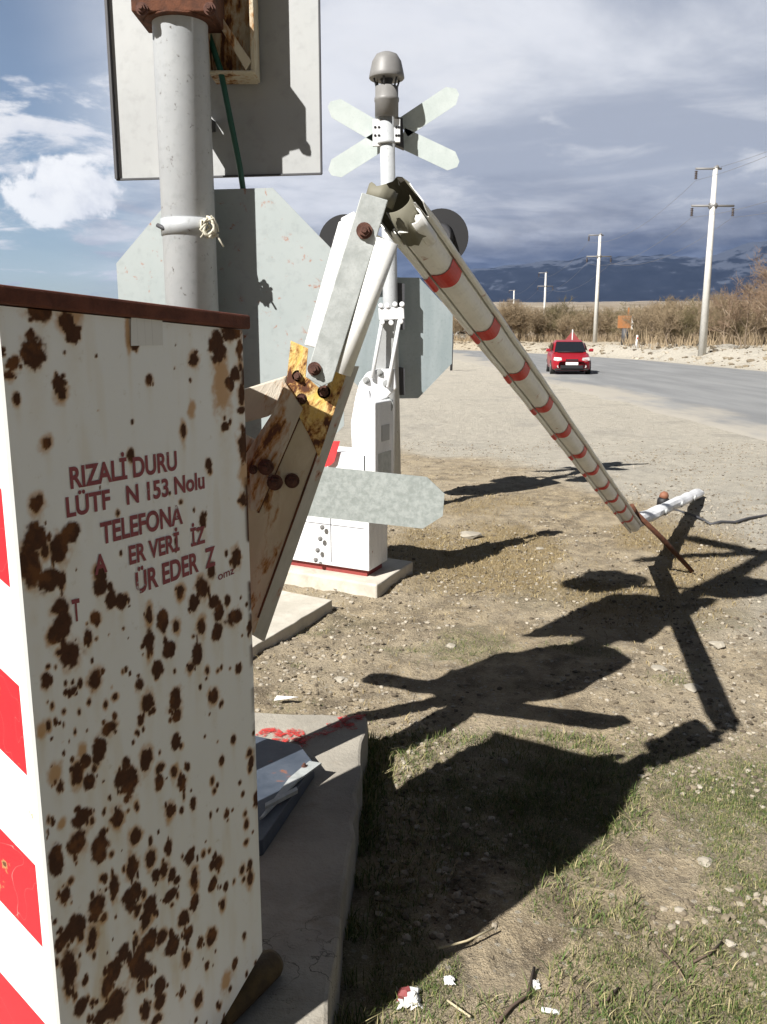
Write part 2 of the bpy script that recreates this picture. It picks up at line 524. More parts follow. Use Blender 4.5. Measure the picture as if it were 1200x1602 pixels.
# road sheet
ys = np.concatenate([np.linspace(-45, 20, 40), np.linspace(20, 128, 180)[1:]])
mb = MB(); NX = 26
for y in ys:
    a, b = float(road_left(y)), float(road_right(y))
    wob = (float(fbm(np.array([y * 0.8]), np.array([3.3]), 4)[0]) - 0.5) * 0.9
    for k in range(NX):
        x = a + wob + (b - a - wob) * k / (NX - 1)
        mb.v.append((x, y, 0.010 + 0.02 * math.sin(math.pi * k / (NX - 1)) - (0.07 if k in (0, NX - 1) else 0)))
for i in range(len(ys) - 1):
    for k in range(NX - 1):
        mb.f.append((i * NX + k, i * NX + k + 1, (i + 1) * NX + k + 1, (i + 1) * NX + k)); mb.m.append(0); mb.s.append(True)
m_, t = mat('dusty asphalt'); M['road'] = m_
geo = t.n('ShaderNodeNewGeometry').outputs['Position']
fin = t.noise(geo, 60, 4, 0.7); mid = t.noise(t.map(geo, (1, 0.12, 1)), 1.3, 6, 0.6); big = t.noise(t.map(geo, (1, 0.35, 1)), 0.5, 6, 0.62)
c = t.mix(t.sstep(mid, 0.3, 0.7), (0.172, 0.175, 0.178), (0.235, 0.238, 0.238))
c = t.mix(t.math('MULTIPLY', t.sstep(fin, 0.5, 0.7), 0.35), c, (0.10, 0.098, 0.095))
ed = t.n('ShaderNodeSeparateXYZ', {0: geo}).outputs[0]
dust = t.math('ADD', t.sstep(ed, 8.4, 5.0), t.math('MULTIPLY', t.math('SUBTRACT', big, 0.5), 2.2))
c = t.mix(t.math('MULTIPLY', t.sstep(dust, 0.30, 0.85), 0.9), c, (0.355, 0.325, 0.275))
dust2 = t.math('ADD', t.sstep(ed, 15.8, 17.4), t.math('MULTIPLY', t.math('SUBTRACT', big, 0.5), 1.4))
c = t.mix(t.math('MULTIPLY', t.sstep(dust2, 0.3, 0.9), 0.8), c, (0.35, 0.31, 0.25))
t.put('Base Color', c); t.put('Roughness', 0.85)
t.bump(fin, 0.4, 0.006)
road = mb.build('road', M['road']); tag(road, kind='structure')

# mountains
az = np.radians(np.linspace(-42, 42, 300)); rd = np.linspace(9000, 15500, 90)
mx = rd[:, None] * np.sin(az)[None, :]; my = rd[:, None] * np.cos(az)[None, :]
A = np.degrees(az)[None, :] * np.ones_like(mx)
rid = 1 - np.abs(2 * fbm(mx / 2600 + 4.2, my / 2600 + 1.7, 6, 0.52) - 1)
rid2 = 1 - np.abs(2 * fbm(mx / 700, my / 700, 5, 0.55) - 1)
env = smooth(rd, 9000, 11800)[:, None] * smooth(rd, 15500, 13500)[:, None]
crest = np.interp(A, [-42, -24, -15, -6, 6, 10, 14, 17, 19.5, 22, 25, 42], [-150, -150, -120, 60, 380, 440, 520, 500, 440, 600, 720, 820])
mz = height(mx, my) * 0 + rd[:, None] * 0.034 + env * crest * (0.42 + 0.62 * rid + 0.20 * rid2) - (1 - env) * 40
mb = MB()
mb.v = np.stack([mx, my, mz], -1).reshape(-1, 3).tolist()
ii = np.arange(90 * 300).reshape(90, 300)
mb.f = np.stack([ii[:-1, :-1], ii[:-1, 1:], ii[1:, 1:], ii[1:, :-1]], -1).reshape(-1, 4).tolist()
mb.m = [0] * len(mb.f); mb.s = [True] * len(mb.f)
m_, t = mat('forested rock and snow in cloud shade tones'); M['mountain'] = m_
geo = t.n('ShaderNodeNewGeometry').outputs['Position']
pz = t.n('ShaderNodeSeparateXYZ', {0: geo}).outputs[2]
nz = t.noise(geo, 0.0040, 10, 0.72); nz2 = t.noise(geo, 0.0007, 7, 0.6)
c = t.mix(t.sstep(nz, 0.35, 0.65), (0.0065, 0.009, 0.018), (0.014, 0.018, 0.030))  # rock and snow colours darkened to stand in for cloud shadow
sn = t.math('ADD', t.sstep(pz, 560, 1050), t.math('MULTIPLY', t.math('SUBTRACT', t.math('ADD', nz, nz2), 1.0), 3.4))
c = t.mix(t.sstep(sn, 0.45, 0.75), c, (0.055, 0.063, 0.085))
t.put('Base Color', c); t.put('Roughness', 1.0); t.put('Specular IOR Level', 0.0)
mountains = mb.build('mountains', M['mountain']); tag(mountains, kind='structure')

# ------------------------------------------------------------------ near concrete pad
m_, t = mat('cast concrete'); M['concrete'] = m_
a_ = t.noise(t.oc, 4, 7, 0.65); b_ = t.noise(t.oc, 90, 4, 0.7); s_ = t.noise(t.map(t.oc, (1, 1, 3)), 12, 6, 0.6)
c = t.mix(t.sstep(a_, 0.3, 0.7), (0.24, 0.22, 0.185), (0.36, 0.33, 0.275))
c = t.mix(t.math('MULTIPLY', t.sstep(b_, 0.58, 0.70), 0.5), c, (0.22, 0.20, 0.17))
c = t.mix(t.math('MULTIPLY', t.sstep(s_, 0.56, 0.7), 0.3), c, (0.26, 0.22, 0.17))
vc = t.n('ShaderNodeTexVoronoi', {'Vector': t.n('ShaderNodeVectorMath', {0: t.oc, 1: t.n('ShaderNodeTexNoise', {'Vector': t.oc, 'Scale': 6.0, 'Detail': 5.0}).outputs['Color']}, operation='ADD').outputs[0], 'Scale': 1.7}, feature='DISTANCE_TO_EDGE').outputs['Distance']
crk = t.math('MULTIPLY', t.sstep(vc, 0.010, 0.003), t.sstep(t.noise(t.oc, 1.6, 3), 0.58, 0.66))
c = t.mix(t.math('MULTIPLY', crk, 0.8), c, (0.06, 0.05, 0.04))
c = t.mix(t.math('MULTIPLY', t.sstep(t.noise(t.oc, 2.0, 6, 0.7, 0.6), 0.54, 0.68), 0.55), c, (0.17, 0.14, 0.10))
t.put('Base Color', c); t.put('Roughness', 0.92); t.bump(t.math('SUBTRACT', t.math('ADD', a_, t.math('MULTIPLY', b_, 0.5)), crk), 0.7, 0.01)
PAD = 0.16


def rough_slab(name, pts, z0, z1, jitter=0.004, bev=0.006):
    """a cast slab with slightly uneven, chipped edges"""
    mb = MB(); per = []
    n = len(pts); rnd = random.Random(len(name))
    for i in range(n):
        a, b = Vector(pts[i]), Vector(pts[(i + 1) % n])
        k = max(2, int((b - a).length / 0.07))
        for j in range(k):
            p = a.lerp(b, j / k)
            per.append((p.x + rnd.uniform(-1, 1) * jitter * (j > 0), p.y + rnd.uniform(-1, 1) * jitter * (j > 0), z0))
    mb.prism(per, (0, 0, z1 - z0))
    return mb


pad = rough_slab('near pad', [(-0.128, 1.15), (-0.116, 1.584), (-0.062, 3.10), (-0.487, 3.144), (-1.62, 3.20), (-1.66, 0.95)], -0.08, PAD, 0.008)
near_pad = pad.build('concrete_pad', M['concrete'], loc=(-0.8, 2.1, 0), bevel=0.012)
tag(near_pad, 'shaded concrete plinth with red paint scrawl under the rusty cabinet', 'concrete base')


def ribbon(mb, pxs, z, wd):
    pts = [at_z(x, y, z) for x, y in pxs]
    for i in range(len(pts) - 1):
        a, b = pts[i], pts[i + 1]
        d = (b - a).normalized(); s = Vector((-d.y, d.x, 0)) * wd / 2
        a = a - d * wd * 0.2; b = b + d * wd * 0.2
        z_ = Vector((0, 0, 0.0006 * i))
        mb.add([a - s + z_, b - s + z_, b + s + z_, a + s + z_], [(0, 1, 2, 3)])


m_, t = mat('sprayed red paint'); M['spray'] = m_
t.put('Base Color', (0.50, 0.035, 0.03)); t.put('Roughness', 0.8)
tr = t.n('ShaderNodeBsdfTransparent')
ms = t.n('ShaderNodeMixShader', {0: t.sstep(t.noise(t.oc, 34, 6, 0.75), 0.40, 0.66), 1: tr.outputs[0], 2: t.b.outputs[0]})
t.nt.links.new(ms.outputs[0], t.out.inputs['Surface'])
mb = MB()
for st_ in ([(408, 1150), (416, 1143), (428, 1142), (437, 1150), (432, 1160), (442, 1158), (446, 1168), (434, 1172), (424, 1166)],
            [(447, 1152), (456, 1143), (466, 1144), (470, 1152), (462, 1158), (471, 1160), (474, 1168), (462, 1170)],
            [(468, 1161), (505, 1147), (560, 1124)], [(515, 1135), (540, 1132), (566, 1118)], [(536, 1122), (552, 1140)]):
    ribbon(mb, st_, PAD + 0.004, 0.040)
mb.build('paint_scrawl', M['spray'], near_pad)

m_, t = mat('concrete lightened for sun'); M['concrete_sunlit'] = m_
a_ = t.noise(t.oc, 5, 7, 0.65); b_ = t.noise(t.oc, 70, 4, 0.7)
c = t.mix(t.sstep(a_, 0.3, 0.7), (0.40, 0.37, 0.31), (0.54, 0.50, 0.43))  # lighter copy of the concrete, sunlight on the far pads put into the colour
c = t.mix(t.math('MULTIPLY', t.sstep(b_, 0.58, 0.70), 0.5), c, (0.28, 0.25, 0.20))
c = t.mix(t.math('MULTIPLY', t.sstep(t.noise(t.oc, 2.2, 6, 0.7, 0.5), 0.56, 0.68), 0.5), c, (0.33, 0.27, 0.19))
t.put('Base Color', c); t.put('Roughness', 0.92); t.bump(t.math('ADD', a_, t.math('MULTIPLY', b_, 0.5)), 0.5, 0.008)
# slab on the ground behind and the far pad
E1, E2 = Vector((0.407, 0.914, 0)), Vector((-0.859, 0.512, 0))
Q = Vector((-0.304, 4.916, 0))
sl = rough_slab('loose slab', [Q, Q - E1 * 1.25, Q - E1 * 1.25 + E2 * 0.7, Q + E2 * 0.7], -0.05, 0.06)
tag(sl.build('concrete_slab', M['concrete_sunlit'], loc=Q, bevel=0.006), 'flat pale concrete slab lying in the dirt before the white machine', 'concrete slab')
Fc = Vector((-0.04, 5.124, 0))
F1, F2 = Vector((0.394, 0.919, 0)), Vector((-0.875, 0.484, 0))
sl = rough_slab('far pad', [Fc, Fc + F1 * 0.62, Fc + F1 * 0.62 + F2 * 1.3, Fc + F2 * 1.3], -0.08, 0.09)
tag(sl.build('concrete_pad', M['concrete_sunlit'], loc=Fc, bevel=0.012), 'sunlit pale concrete plinth under the clean white barrier machine', 'concrete base')

# ------------------------------------------------------------------ rusty barrier machine (near)
LC = Vector((-0.532, 1.214, 0)); RC = Vector((-0.266, 1.661, 0))
W = (RC - LC).length
e1 = (RC - LC).normalized(); e2 = Vector((-e1.y, e1.x, 0)); nF = Vector((e1.y, -e1.x, 0))
WL = 0.60
machine = thing('barrier_machine', LC + e1 * W / 2 + e2 * WL / 2 + Vector((0, 0, PAD)),
                'white barrier machine cabinet eaten by rust with red lettering and striped side', 'barrier machine')


def panel_sz(px, py):
    p = at_plane(px, py, LC, nF)
    return (p - LC).dot(e1), p.z


def ztop(s): return 1.640 - 0.031 * (s / W)
def zbot(s): return 0.20 + max(0.0, (s - 0.379) / 0.141) * 0.074


SP = [(58,490,20,17),(50,552,22,28),(20,569,12,13),(15,588,9,8),(47,523,8,8),(105,503,12,17),(115,522,13,17),(91,598,11,13),(96,613,8,14),(27,623,7,11),(73,694,8,11),(2,552,5,8),
(341,542,15,26),(362,517,17,19),(374,546,5,15),(304,562,7,11),(233,595,6,9),(211,541,6,7),(368,585,10,14),(360,600,8,13),(378,618,6,18),(377,642,8,7),(352,666,7,10),(287,676,4,13),(326,726,6,10),(380,703,8,28),(205,713,6,11),(298,595,2,4),
(57,789,12,15),(56,840,19,25),(47,885,17,36),(79,907,20,22),(110,832,16,20),(94,857,15,25),(159,917,13,20),(154,898,7,12),(174,939,10,18),(189,943,10,16),(95,947,15,16),(97,978,18,20),(82,992,8,12),(150,967,8,11),(138,995,8,13),
(381,782,5,10),(317,815,6,13),(369,874,8,16),(354,867,3,6),(331,892,7,14),(316,920,10,17),(303,943,9,16),(282,926,6,10),(335,941,8,10),(342,958,9,13),(366,965,13,14),(356,939,5,10),(316,982,7,14),(339,990,9,15),(390,982,5,11),(233,962,6,13),(254,971,10,24),(275,980,6,10),(233,1005,10,19),(264,1017,11,18),
(111,1024,19,25),(72,1065,9,13),(150,1064,11,17),(115,1080,6,7),(125,1069,4,8),(86,1000,10,7),(93,1232,7,9),(170,1140,13,11),(155,1174,13,22),(135,1189,10,12),(122,1211,9,19),(140,1223,11,17),(204,1223,15,25),(187,1220,9,16),(197,1193,8,12),(184,1277,10,16),(127,1281,17,16),(165,1102,3,6),
(247,1046,9,16),(308,1024,10,20),(297,1045,5,8),(218,1071,7,14),(231,1097,9,16),(220,1128,6,8),(240,1112,4,6),(274,1094,11,19),(276,1120,7,11),(334,1088,7,14),(373,1047,5,8),(276,1163,9,15),(230,1189,11,17),(250,1223,8,15),(250,1202,6,8),(284,1225,7,14),(293,1200,5,8),(272,1208,5,10),(302,1257,6,13),(266,1268,7,13),(347,1189,4,8),(402,1249,5,16),(390,1178,4,6),(355,1275,5,8),(332,1221,3,6),(375,1225,3,5),(380,1242,3,5),(384,1273,3,5),
(89,1347,14,33),(121,1319,15,20),(157,1325,14,25),(102,1402,9,15),(208,1357,10,24),(179,1389,8,18),(153,1419,15,22),(117,1451,18,20),(102,1468,10,14),(145,1466,8,19),(204,1407,13,25),(108,1517,13,33),(193,1492,11,16),(180,1518,12,18),(168,1543,11,16),(126,1577,12,14),(181,1573,17,25),(157,1594,14,15),(213,1507,10,25),
(212,1310,9,14),(210,1393,12,14),(235,1344,8,14),(263,1328,7,12),(244,1370,9,12),(256,1361,8,12),(296,1342,12,14),(304,1375,6,20),(270,1368,7,13),(277,1377,7,8),(341,1350,8,13),(391,1352,4,10),(391,1373,5,13),(268,1400,12,10),(235,1417,12,16),(228,1440,9,15),(305,1412,8,14),(287,1438,9,12),(334,1382,6,11),(353,1387,4,8),(348,1415,5,9),(235,1473,13,22),(252,1468,10,12),(270,1480,12,17),(294,1461,9,11),(331,1466,8,15),(313,1475,5,8),(216,1505,12,26),(230,1517,10,18),(221,1542,7,10),(291,1500,7,12),(249,1543,11,17),(251,1568,9,12),(367,1508,5,9),(284,1553,6,10),(310,1564,7,12),(228,1582,7,17),(243,1596,9,8)]
rnd = random.Random(5)
for k in range(150):
    x = rnd.uniform(70, 400); y = rnd.uniform(960, 1600) if k % 6 else rnd.uniform(520, 960)
    q = rnd.uniform(1.0, 3.0); SP.append((x, y, q, q * rnd.uniform(1.2, 2.2)))
for (x, y, rx, ry) in list(SP[:190]):
    if rx < 5: continue
    for q in range(rnd.choice((0, 1, 2, 3))):
        a = rnd.uniform(0, 6.28); k = rnd.uniform(0.7, 1.25)
        SP.append((x + rx * k * math.cos(a), y + ry * k * math.sin(a), rx * rnd.uniform(0.16, 0.42), ry * rnd.uniform(0.22, 0.55)))
for k in range(130):
    x = 75 + 320 * rnd.random() ** 1.5; y = 1602 - 560 * rnd.random() ** 1.4
    q = rnd.uniform(1.2, 4.2); SP.append((x, y, q, q * rnd.uniform(1.2, 2.6)))
HALO_ONLY = [(65,1140,8,13),(86,1210,9,14),(97,1287,8,10),(130,1175,6,10),(355,1535,10,18),(300,640,6,14),(348,600,14,60),(385,740,12,30),(110,500,20,30),(200,520,4,30)]

NSX, NSZ = 190, 500
ss = np.linspace(0.004, W, NSX)
zt_ = np.array([ztop(s) for s in ss]); zb_ = np.array([zbot(s) for s in ss])
S2 = np.repeat(ss[None, :], NSZ, 0)
tt = np.linspace(0, 1, NSZ)[:, None]
Z2 = zb_[None, :] * (1 - tt) + zt_[None, :] * tt
fld = np.full(S2.shape, -9.0); hal = np.full(S2.shape, -9.0); stk = np.zeros(S2.shape)
wob1 = (fbm(S2 * 60, Z2 * 60, 4, 0.6) - 0.5); wob2 = (fbm(S2 * 150 + 40, Z2 * 150, 3, 0.6) - 0.5)
for k, (x, y, rx, ry) in enumerate(SP + HALO_ONLY):
    s0, z0 = panel_sz(x, y); s1, _ = panel_sz(x + rx, y); _, z1 = panel_sz(x, y - ry)
    a, b = max(abs(s1 - s0), 0.0012), max(abs(z1 - z0), 0.0012)
    d = np.sqrt(((S2 - s0) / a) ** 2 + ((Z2 - z0) / b) ** 2)
    f = (1 - d)
    if k < len(SP):
        fld = np.maximum(fld, f * min(1, 0.012 / a + 0.35) )
    hal = np.maximum(hal, (1 - d * a / (a + (0.0085 if (k * 7) % 5 < 2 else 0.004) * min(1.0, a / 0.009))) )
    if b > 0.008:
        dz = z0 - Z2
        stk = np.maximum(stk, np.exp(-((S2 - s0) / (a * 0.8)) ** 2) * smooth(dz, 0, b) * np.exp(-np.clip(dz, 0, None) / (b * 2.2)))
rust = smooth(fld + wob1 * 0.85 + wob2 * 0.30, 0.0, 0.20)
halo = smooth(hal + wob1 * 0.9, -0.02, 0.6)
streak = np.clip(stk * (0.75 + wob1 * 1.2), 0, 1) + (0.25 + 0.45 * smooth(Z2, 1.0, 0.35) * smooth(S2, 0.42, 0.1)) * smooth(fbm(S2 * 30, Z2 * 5, 4), 0.55, 0.75)
edge_r = smooth(S2, W - 0.014, W - 0.002) * smooth(fbm(S2 * 10, Z2 * 22, 4), 0.48, 0.58) * smooth(Z2, 0.5, 1.2)
rust = np.maximum(rust, edge_r)
mb = MB()
P0 = np.array(LC)[None, None, :] + S2[..., None] * np.array(e1)[None, None, :]
P0[..., 2] = Z2
# gentle dents of the sheet
P0 += (np.array(nF)[None, None, :] * ((fbm(S2 * 5, Z2 * 5, 3) - 0.5) * 0.002 * np.sin(np.pi * np.clip(S2 / W, 0, 1)))[..., None]) + np.array(nF) * (rust * 0.0003)[..., None]
mb.v = [tuple(p) for p in P0.reshape(-1, 3)]
ii = np.arange(NSX * NSZ).reshape(NSZ, NSX)
mb.f = [tuple(q) for q in np.stack([ii[:-1, :-1], ii[:-1, 1:], ii[1:, 1:], ii[1:, :-1]], -1).reshape(-1, 4).tolist()]
mb.m = [0] * len(mb.f); mb.s = [True] * len(mb.f)
front = mb.build('rusty_panel', M['cabinet'], machine)
put_attr(front.data, 'rust', rust.reshape(-1)); put_attr(front.data, 'halo', halo.reshape(-1)); put_attr(front.data, 'streak', streak.reshape(-1))

# the striped sunlit side and the rest of the case
m_, t = mat('red and white hazard stripes'); M['stripes'] = m_
geo = t.n('ShaderNodeNewGeometry').outputs['Position']
uu = t.n('ShaderNodeVectorMath', {0: geo, 1: tuple(e2)}, operation='DOT_PRODUCT').outputs['Value']
uu = t.math('SUBTRACT', uu, LC.dot(e2))
pz = t.n('ShaderNodeSeparateXYZ', {0: geo}).outputs[2]
# two points of a stripe edge in the photograph fix slope and period
def left_uz(px, py):
    p = at_plane(px, py, LC, e1); return (p - LC).dot(e2), p.z
ua, za = left_uz(2, 1047); ub, zb = left_uz(33, 1077); uc, zc_ = left_uz(4, 1300); ud, zd = left_uz(60, 1357)
slope = ((za - zb) / (ua - ub) + (zc_ - zd) / (uc - ud)) / 2
period = ((za - slope * ua) - (zc_ - slope * uc))
ph0 = za - slope * ua
ph = t.math('FRACT', t.math('DIVIDE', t.math('SUBTRACT', ph0, t.math('SUBTRACT', pz, t.math('MULTIPLY', uu, slope))), period))
pu = t.math('GREATER_THAN', uu, 0.022)
red = t.math('MULTIPLY', t.math('LESS_THAN', ph, 0.49), pu)
cr = t.noise(t.oc, 9, 2, 0.5, 0.6)
redc = t.mix(t.sstep(t.math('ABSOLUTE', t.math('SUBTRACT', cr, 0.5)), 0.0012, 0.0), (0.50, 0.020, 0.030), (0.66, 0.22, 0.20))
c = t.mix(red, (0.78, 0.78, 0.75), redc)
rn = t.noise(t.oc, 16, 7, 0.6, 0.2)
c = t.mix(t.sstep(rn, 0.655, 0.70), c, (0.42, 0.25, 0.10)); c = t.mix(t.sstep(rn, 0.69, 0.72), c, (0.12, 0.05, 0.025))
t.put('Base Color', c); t.put('Roughness', 0.45); t.bump(rn, 0.1, 0.003)
mb = MB()
iL = LC + e1 * 0.004
bl = [LC + e1 * 0.004, LC + e2 * 0.004, LC + e2 * WL, RC + e2 * WL, RC]
def zt_at(p): return ztop((p - LC).dot(e1)) - 0.0
bot = [Vector((p.x, p.y, 0.20 if (p - LC).dot(e1) < 0.4 else 0.274)) for p in bl]
top = [Vector((p.x, p.y, zt_at(p))) for p in bl]
vs = bot + top
fs = [(0, 5, 6, 1), (1, 6, 7, 2), (2, 7, 8, 3), (3, 8, 9, 4), (5, 9, 8, 7, 6), (0, 1, 2, 3, 4)]
mb.add(vs, fs)
mb.build('case', M['stripes'], machine)
# rounded corner post between the faces keeps the seam closed
# lid
mb = MB()
ov = 0.012
cor = [LC - e1 * ov + nF * ov, RC + e1 * ov + nF * ov, RC + e1 * ov + e2 * (WL + ov), LC - e1 * ov + e2 * (WL + ov)]
mb.prism([Vector((p.x, p.y, ztop((p - LC).dot(e1)) + 0.002)) for p in cor], (0, 0, 0.026))
mb.build('lid', M['lid'], machine, bevel=0.004)
# skirt/base frame under the panel
mb = MB()
c0 = LC + e1 * 0.03 + e2 * 0.05; 
mb.prism([Vector((p.x, p.y, PAD)) for p in (c0, c0 + e1 * (W - 0.07), c0 + e1 * (W - 0.07) + e2 * 0.48, c0 + e2 * 0.48)], (0, 0, 0.052))
mb.build('base_frame', M['ochre'], machine, bevel=0.003)
# round foundation stub peeping out below the corner
mb = MB()
cst = at_y(428, 1503, 1.74)
mb.tube([cst - e1 * 0.20, cst - e1 * 0.012, cst], [0.034, 0.034, 0.029], 20)
mb.build('anchor_stub', M['ochre'], machine)
# maker's sticker (worn blank)
mb = MB()
c4 = [at_plane(px, py, LC + nF * 0.003, nF) for px, py in ((205, 541), (255, 540), (254, 500), (205, 497))]
mb.add(c4, [(0, 1, 2, 3)])
m_, t = mat('worn paper sticker'); M['sticker'] = m_
br = t.n('ShaderNodeTexBrick', {'Vector': t.map(t.oc, (18, 18, 55)), 'Color1': (0.52, 0.52, 0.52, 1), 'Color2': (0.62, 0.62, 0.61, 1), 'Mortar': (0.66, 0.66, 0.65, 1), 'Scale': 1.0, 'Mortar Size': 0.12})
t.put('Base Color', br.outputs['Color']); t.put('Roughness', 0.5)
mb.build('sticker', M['sticker'], machine)

# lettering on the panel
def chipped(name, c1, c2):
    m, t = mat(name)
    t.put('Base Color', t.mix(t.noise(t.oc, 30, 5, 0.6), c1, c2)); t.put('Roughness', 0.6)
    tr = t.n('ShaderNodeBsdfTransparent')
    k = t.math('ADD', t.math('MULTIPLY', t.noise(t.oc, 55, 6, 0.7), 0.6), t.math('MULTIPLY', t.noise(t.oc, 14, 3, 0.6), 0.4))
    ms = t.n('ShaderNodeMixShader', {0: t.sstep(k, 0.31, 0.40), 1: tr.outputs[0], 2: t.b.outputs[0]})
    t.nt.links.new(ms.outputs[0], t.out.inputs['Surface'])
    return m
M['letters'] = chipped('faded maroon lettering', (0.18, 0.022, 0.034), (0.30, 0.06, 0.07)) if True else worn('faded maroon lettering', (0.20, 0.022, 0.034), (0.30, 0.05, 0.06), 40, 0.55)


def lettering(txt, pa, pb, cap, bold=0.03, name='lettering', matl='letters'):
    """txt set on the cabinet panel between the baseline picture points pa and pb; cap = letter height in picture px at pa"""
    cu = bpy.data.curves.new('t', 'FONT'); cu.body = txt; cu.size = 1.0; cu.offset = bold
    to = bpy.data.objects.new('t', cu); col.objects.link(to)
    dg = bpy.context.evaluated_depsgraph_get()
    me = bpy.data.meshes.new_from_object(to.evaluated_get(dg))
    bpy.data.objects.remove(to)
    co = np.array([v.co[:] for v in me.vertices]); x0, x1 = co[:, 0].min(), co[:, 0].max()
    a = at_plane(*pa, LC, nF); b = at_plane(*pb, LC, nF); tp = at_plane(pa[0], pa[1] - cap, LC, nF)
    hgt = (tp - a).length / 0.665
    sx_ = (b - a).length / (x1 - x0); d = (b - a).normalized(); up = nF.cross(d) * -1
    up = Vector((0, 0, 1)) 
    mb = MB()
    vs = [a + d * ((q[0] - x0) * sx_) + up * (q[1] * hgt) + nF * 0.0009 for q in co]
    mb.add(vs, [tuple(p.vertices) for p in me.polygons])
    bpy.data.meshes.remove(me)
    return mb.build(name, M[matl], machine)


lettering('RIZALİ DURU', (110, 764), (277, 734), 31)
lettering('LÜTF   N 153 Nolu', (104, 809), (320, 763), 29)
lettering('TELEFONA', (158, 851), (286, 818), 31)
lettering('A     ER VERİ   İZ', (148, 899), (321, 848), 28)
lettering('ÜR EDER  Z', (213, 929), (337, 883), 31)
lettering('T', (114, 972), (126, 969), 32)
lettering('omz', (341, 908), (366, 897), 12, 0.01)

# struts, rusted arm bracket on the machine's shaft (stands behind the cabinet's far corner)
YB = 1.84
def poly(pxs, y): return [at_y(px, py, y) for px, py in pxs]
BN = Vector((0, 1, 0))
mb = MB()
mb.prism(poly([(455, 534), (482, 546), (478, 588), (507, 614), (528, 566), (546, 571), (405, 968), (398, 990), (378, 990), (378, 720), (430, 640), (448, 598)], YB), BN * 0.008)
br_o = mb.build('arm_bracket', M['bracket_cream'], machine, bevel=0.002)
mb = MB()
mb.prism(poly([(455, 533), (482, 545), (478, 588), (507, 614), (528, 565), (547, 570), (499, 716), (484, 682), (466, 648), (448, 598)], YB - 0.004), BN * 0.0035)  # sunlit part of the plate, its light put into a brighter yellow
mb.build('sunlit_patch', M['bracket'], machine)
mb = MB()
qf = [at_y(538, 572, YB + 0.009), at_y(562, 573, YB + 0.095), at_y(414, 1003, YB + 0.095), at_y(394, 991, YB + 0.009)]
mb.prism(qf, (-0.006, 0.002, 0))
mb.build('bracket_flange', M['flange'], machine)
mb = MB()
mb.prism(poly([(446, 598), (473, 640), (404, 800), (392, 800), (390, 730)], YB - 0.022), BN * 0.018)
mb.build('bracket_rib', M['bracket_dull'], machine, bevel=0.002)
mb = MB()
for a, b in (((474, 640), (404, 802)), ((537, 596), (404, 966))):
    mb.tube([at_y(*a, YB - 0.001), at_y(*b, YB - 0.001)], 0.0026, 6)
mb.build('bracket_bead', M['rust'], machine)
mb = MB()
mb.prism(poly([(340, 622), (448, 588), (440, 640), (418, 652), (340, 672)], YB + 0.03), BN * 0.03)
mb.prism(poly([(340, 690), (380, 678), (402, 690), (402, 730), (340, 745)], YB + 0.012), BN * 0.012)
mb.build('strut', M['bracket_dull'], machine, bevel=0.003)
for (px, py, r_) in ((416, 731, 0.0125), (430, 755, 0.0125), (457, 752, 0.0120), (507, 613, 0.0105), (472, 624, 0.009), (466, 588, 0.009), (396, 735, 0.007)):
    mb = MB(); mb.bolt(at_y(px, py, YB - (0.03 if px < 450 and py > 700 else 0.001)), -BN, r_, 0.012)
    mb.build('bolt', M['rust_bolt'], machine)
# tie bar from the shaft side so that the bracket is carried by the machine
mb = MB()
mb.tube([RC + e2 * 0.25 + Vector((0, 0, 1.30)), at_y(380, 735, YB + 0.02)], 0.028, 16)
mb.build('shaft', M['dark'], machine)

# navy footing channel with a white angle on the pad behind the cabinet
foot = thing('footing_channel', at_z(440, 1260, PAD), 'navy steel footing channel with a white angle edge on the shaded plinth', 'steel bracket')
mb = MB()
mb.prism([at_z(px, py, PAD) for px, py in ((395, 1345), (412, 1338), (492, 1216), (470, 1186), (395, 1170))], (0, 0, 0.05))
mb.build('channel', M['navy'], foot, bevel=0.003)
mb = MB()
mb.prism([at_z(px, py, PAD + 0.054) for px, py in ((406, 1283), (412, 1280), (468, 1222), (503, 1196), (484, 1193), (452, 1220))], (0, 0, 0.006))
mb.prism([at_z(px, py, PAD + 0.054) for px, py in ((415, 1262), (464, 1236), (466, 1241), (415, 1268))], (0, 0, 0.012))
mb.build('angle_edge', M['galv'], foot)
mb = MB(); mb.bolt(at_z(476, 1199, PAD + 0.06), (0, 0, 1), 0.007, 0.008); mb.build('bolt', M['rust_bolt'], foot)

# ------------------------------------------------------------------ broken barrier arm
ELB = Vector((0.006, 1.764, 1.872)); END = Vector((1.63, 5.45, 0.378))
arm = thing('crossing_boom', at_y(505, 600, YB), 'snapped white barrier arm with thin red bands folded down to the ground', 'barrier arm')
YS = 1.80
mb = MB(); mb.prism(poly([(566, 301), (607, 313), (520, 597), (503, 605), (478, 590)], YS - 0.01), BN * 0.012)
mb.build('galvanised_bar', M['galv'], arm, bevel=0.0015)
mb = MB(); mb.prism(poly([(530, 346), (556, 347), (500, 546), (476, 540)], YS + 0.004), BN * 0.03)
mb.prism(poly([(533, 341), (555, 330), (562, 346), (534, 350)], YS + 0.006), BN * 0.026)
mb.build('side_rail', M['white'], arm, bevel=0.003)
mb = MB()
a_, b_ = at_y(537, 585, YS + 0.010), at_y(606, 377, YS - 0.002)
mb.tube([a_, b_], [0.0165, 0.0235], 24); mb.build('arm_tube', M['boom'], arm)
mb = MB(); mb.prism(poly([(552, 345), (612, 380), (600, 420), (530, 590), (498, 580)], YS + 0.05), BN * 0.005)
mb.build('back_web', M['olive'], arm)
mb = MB(); mb.prism(poly([(556, 352), (606, 384), (598, 420), (530, 585), (505, 575)], YS + 0.06), BN * 0.10); mb.build('arm_sleeve', M['boom'], arm, bevel=0.01)
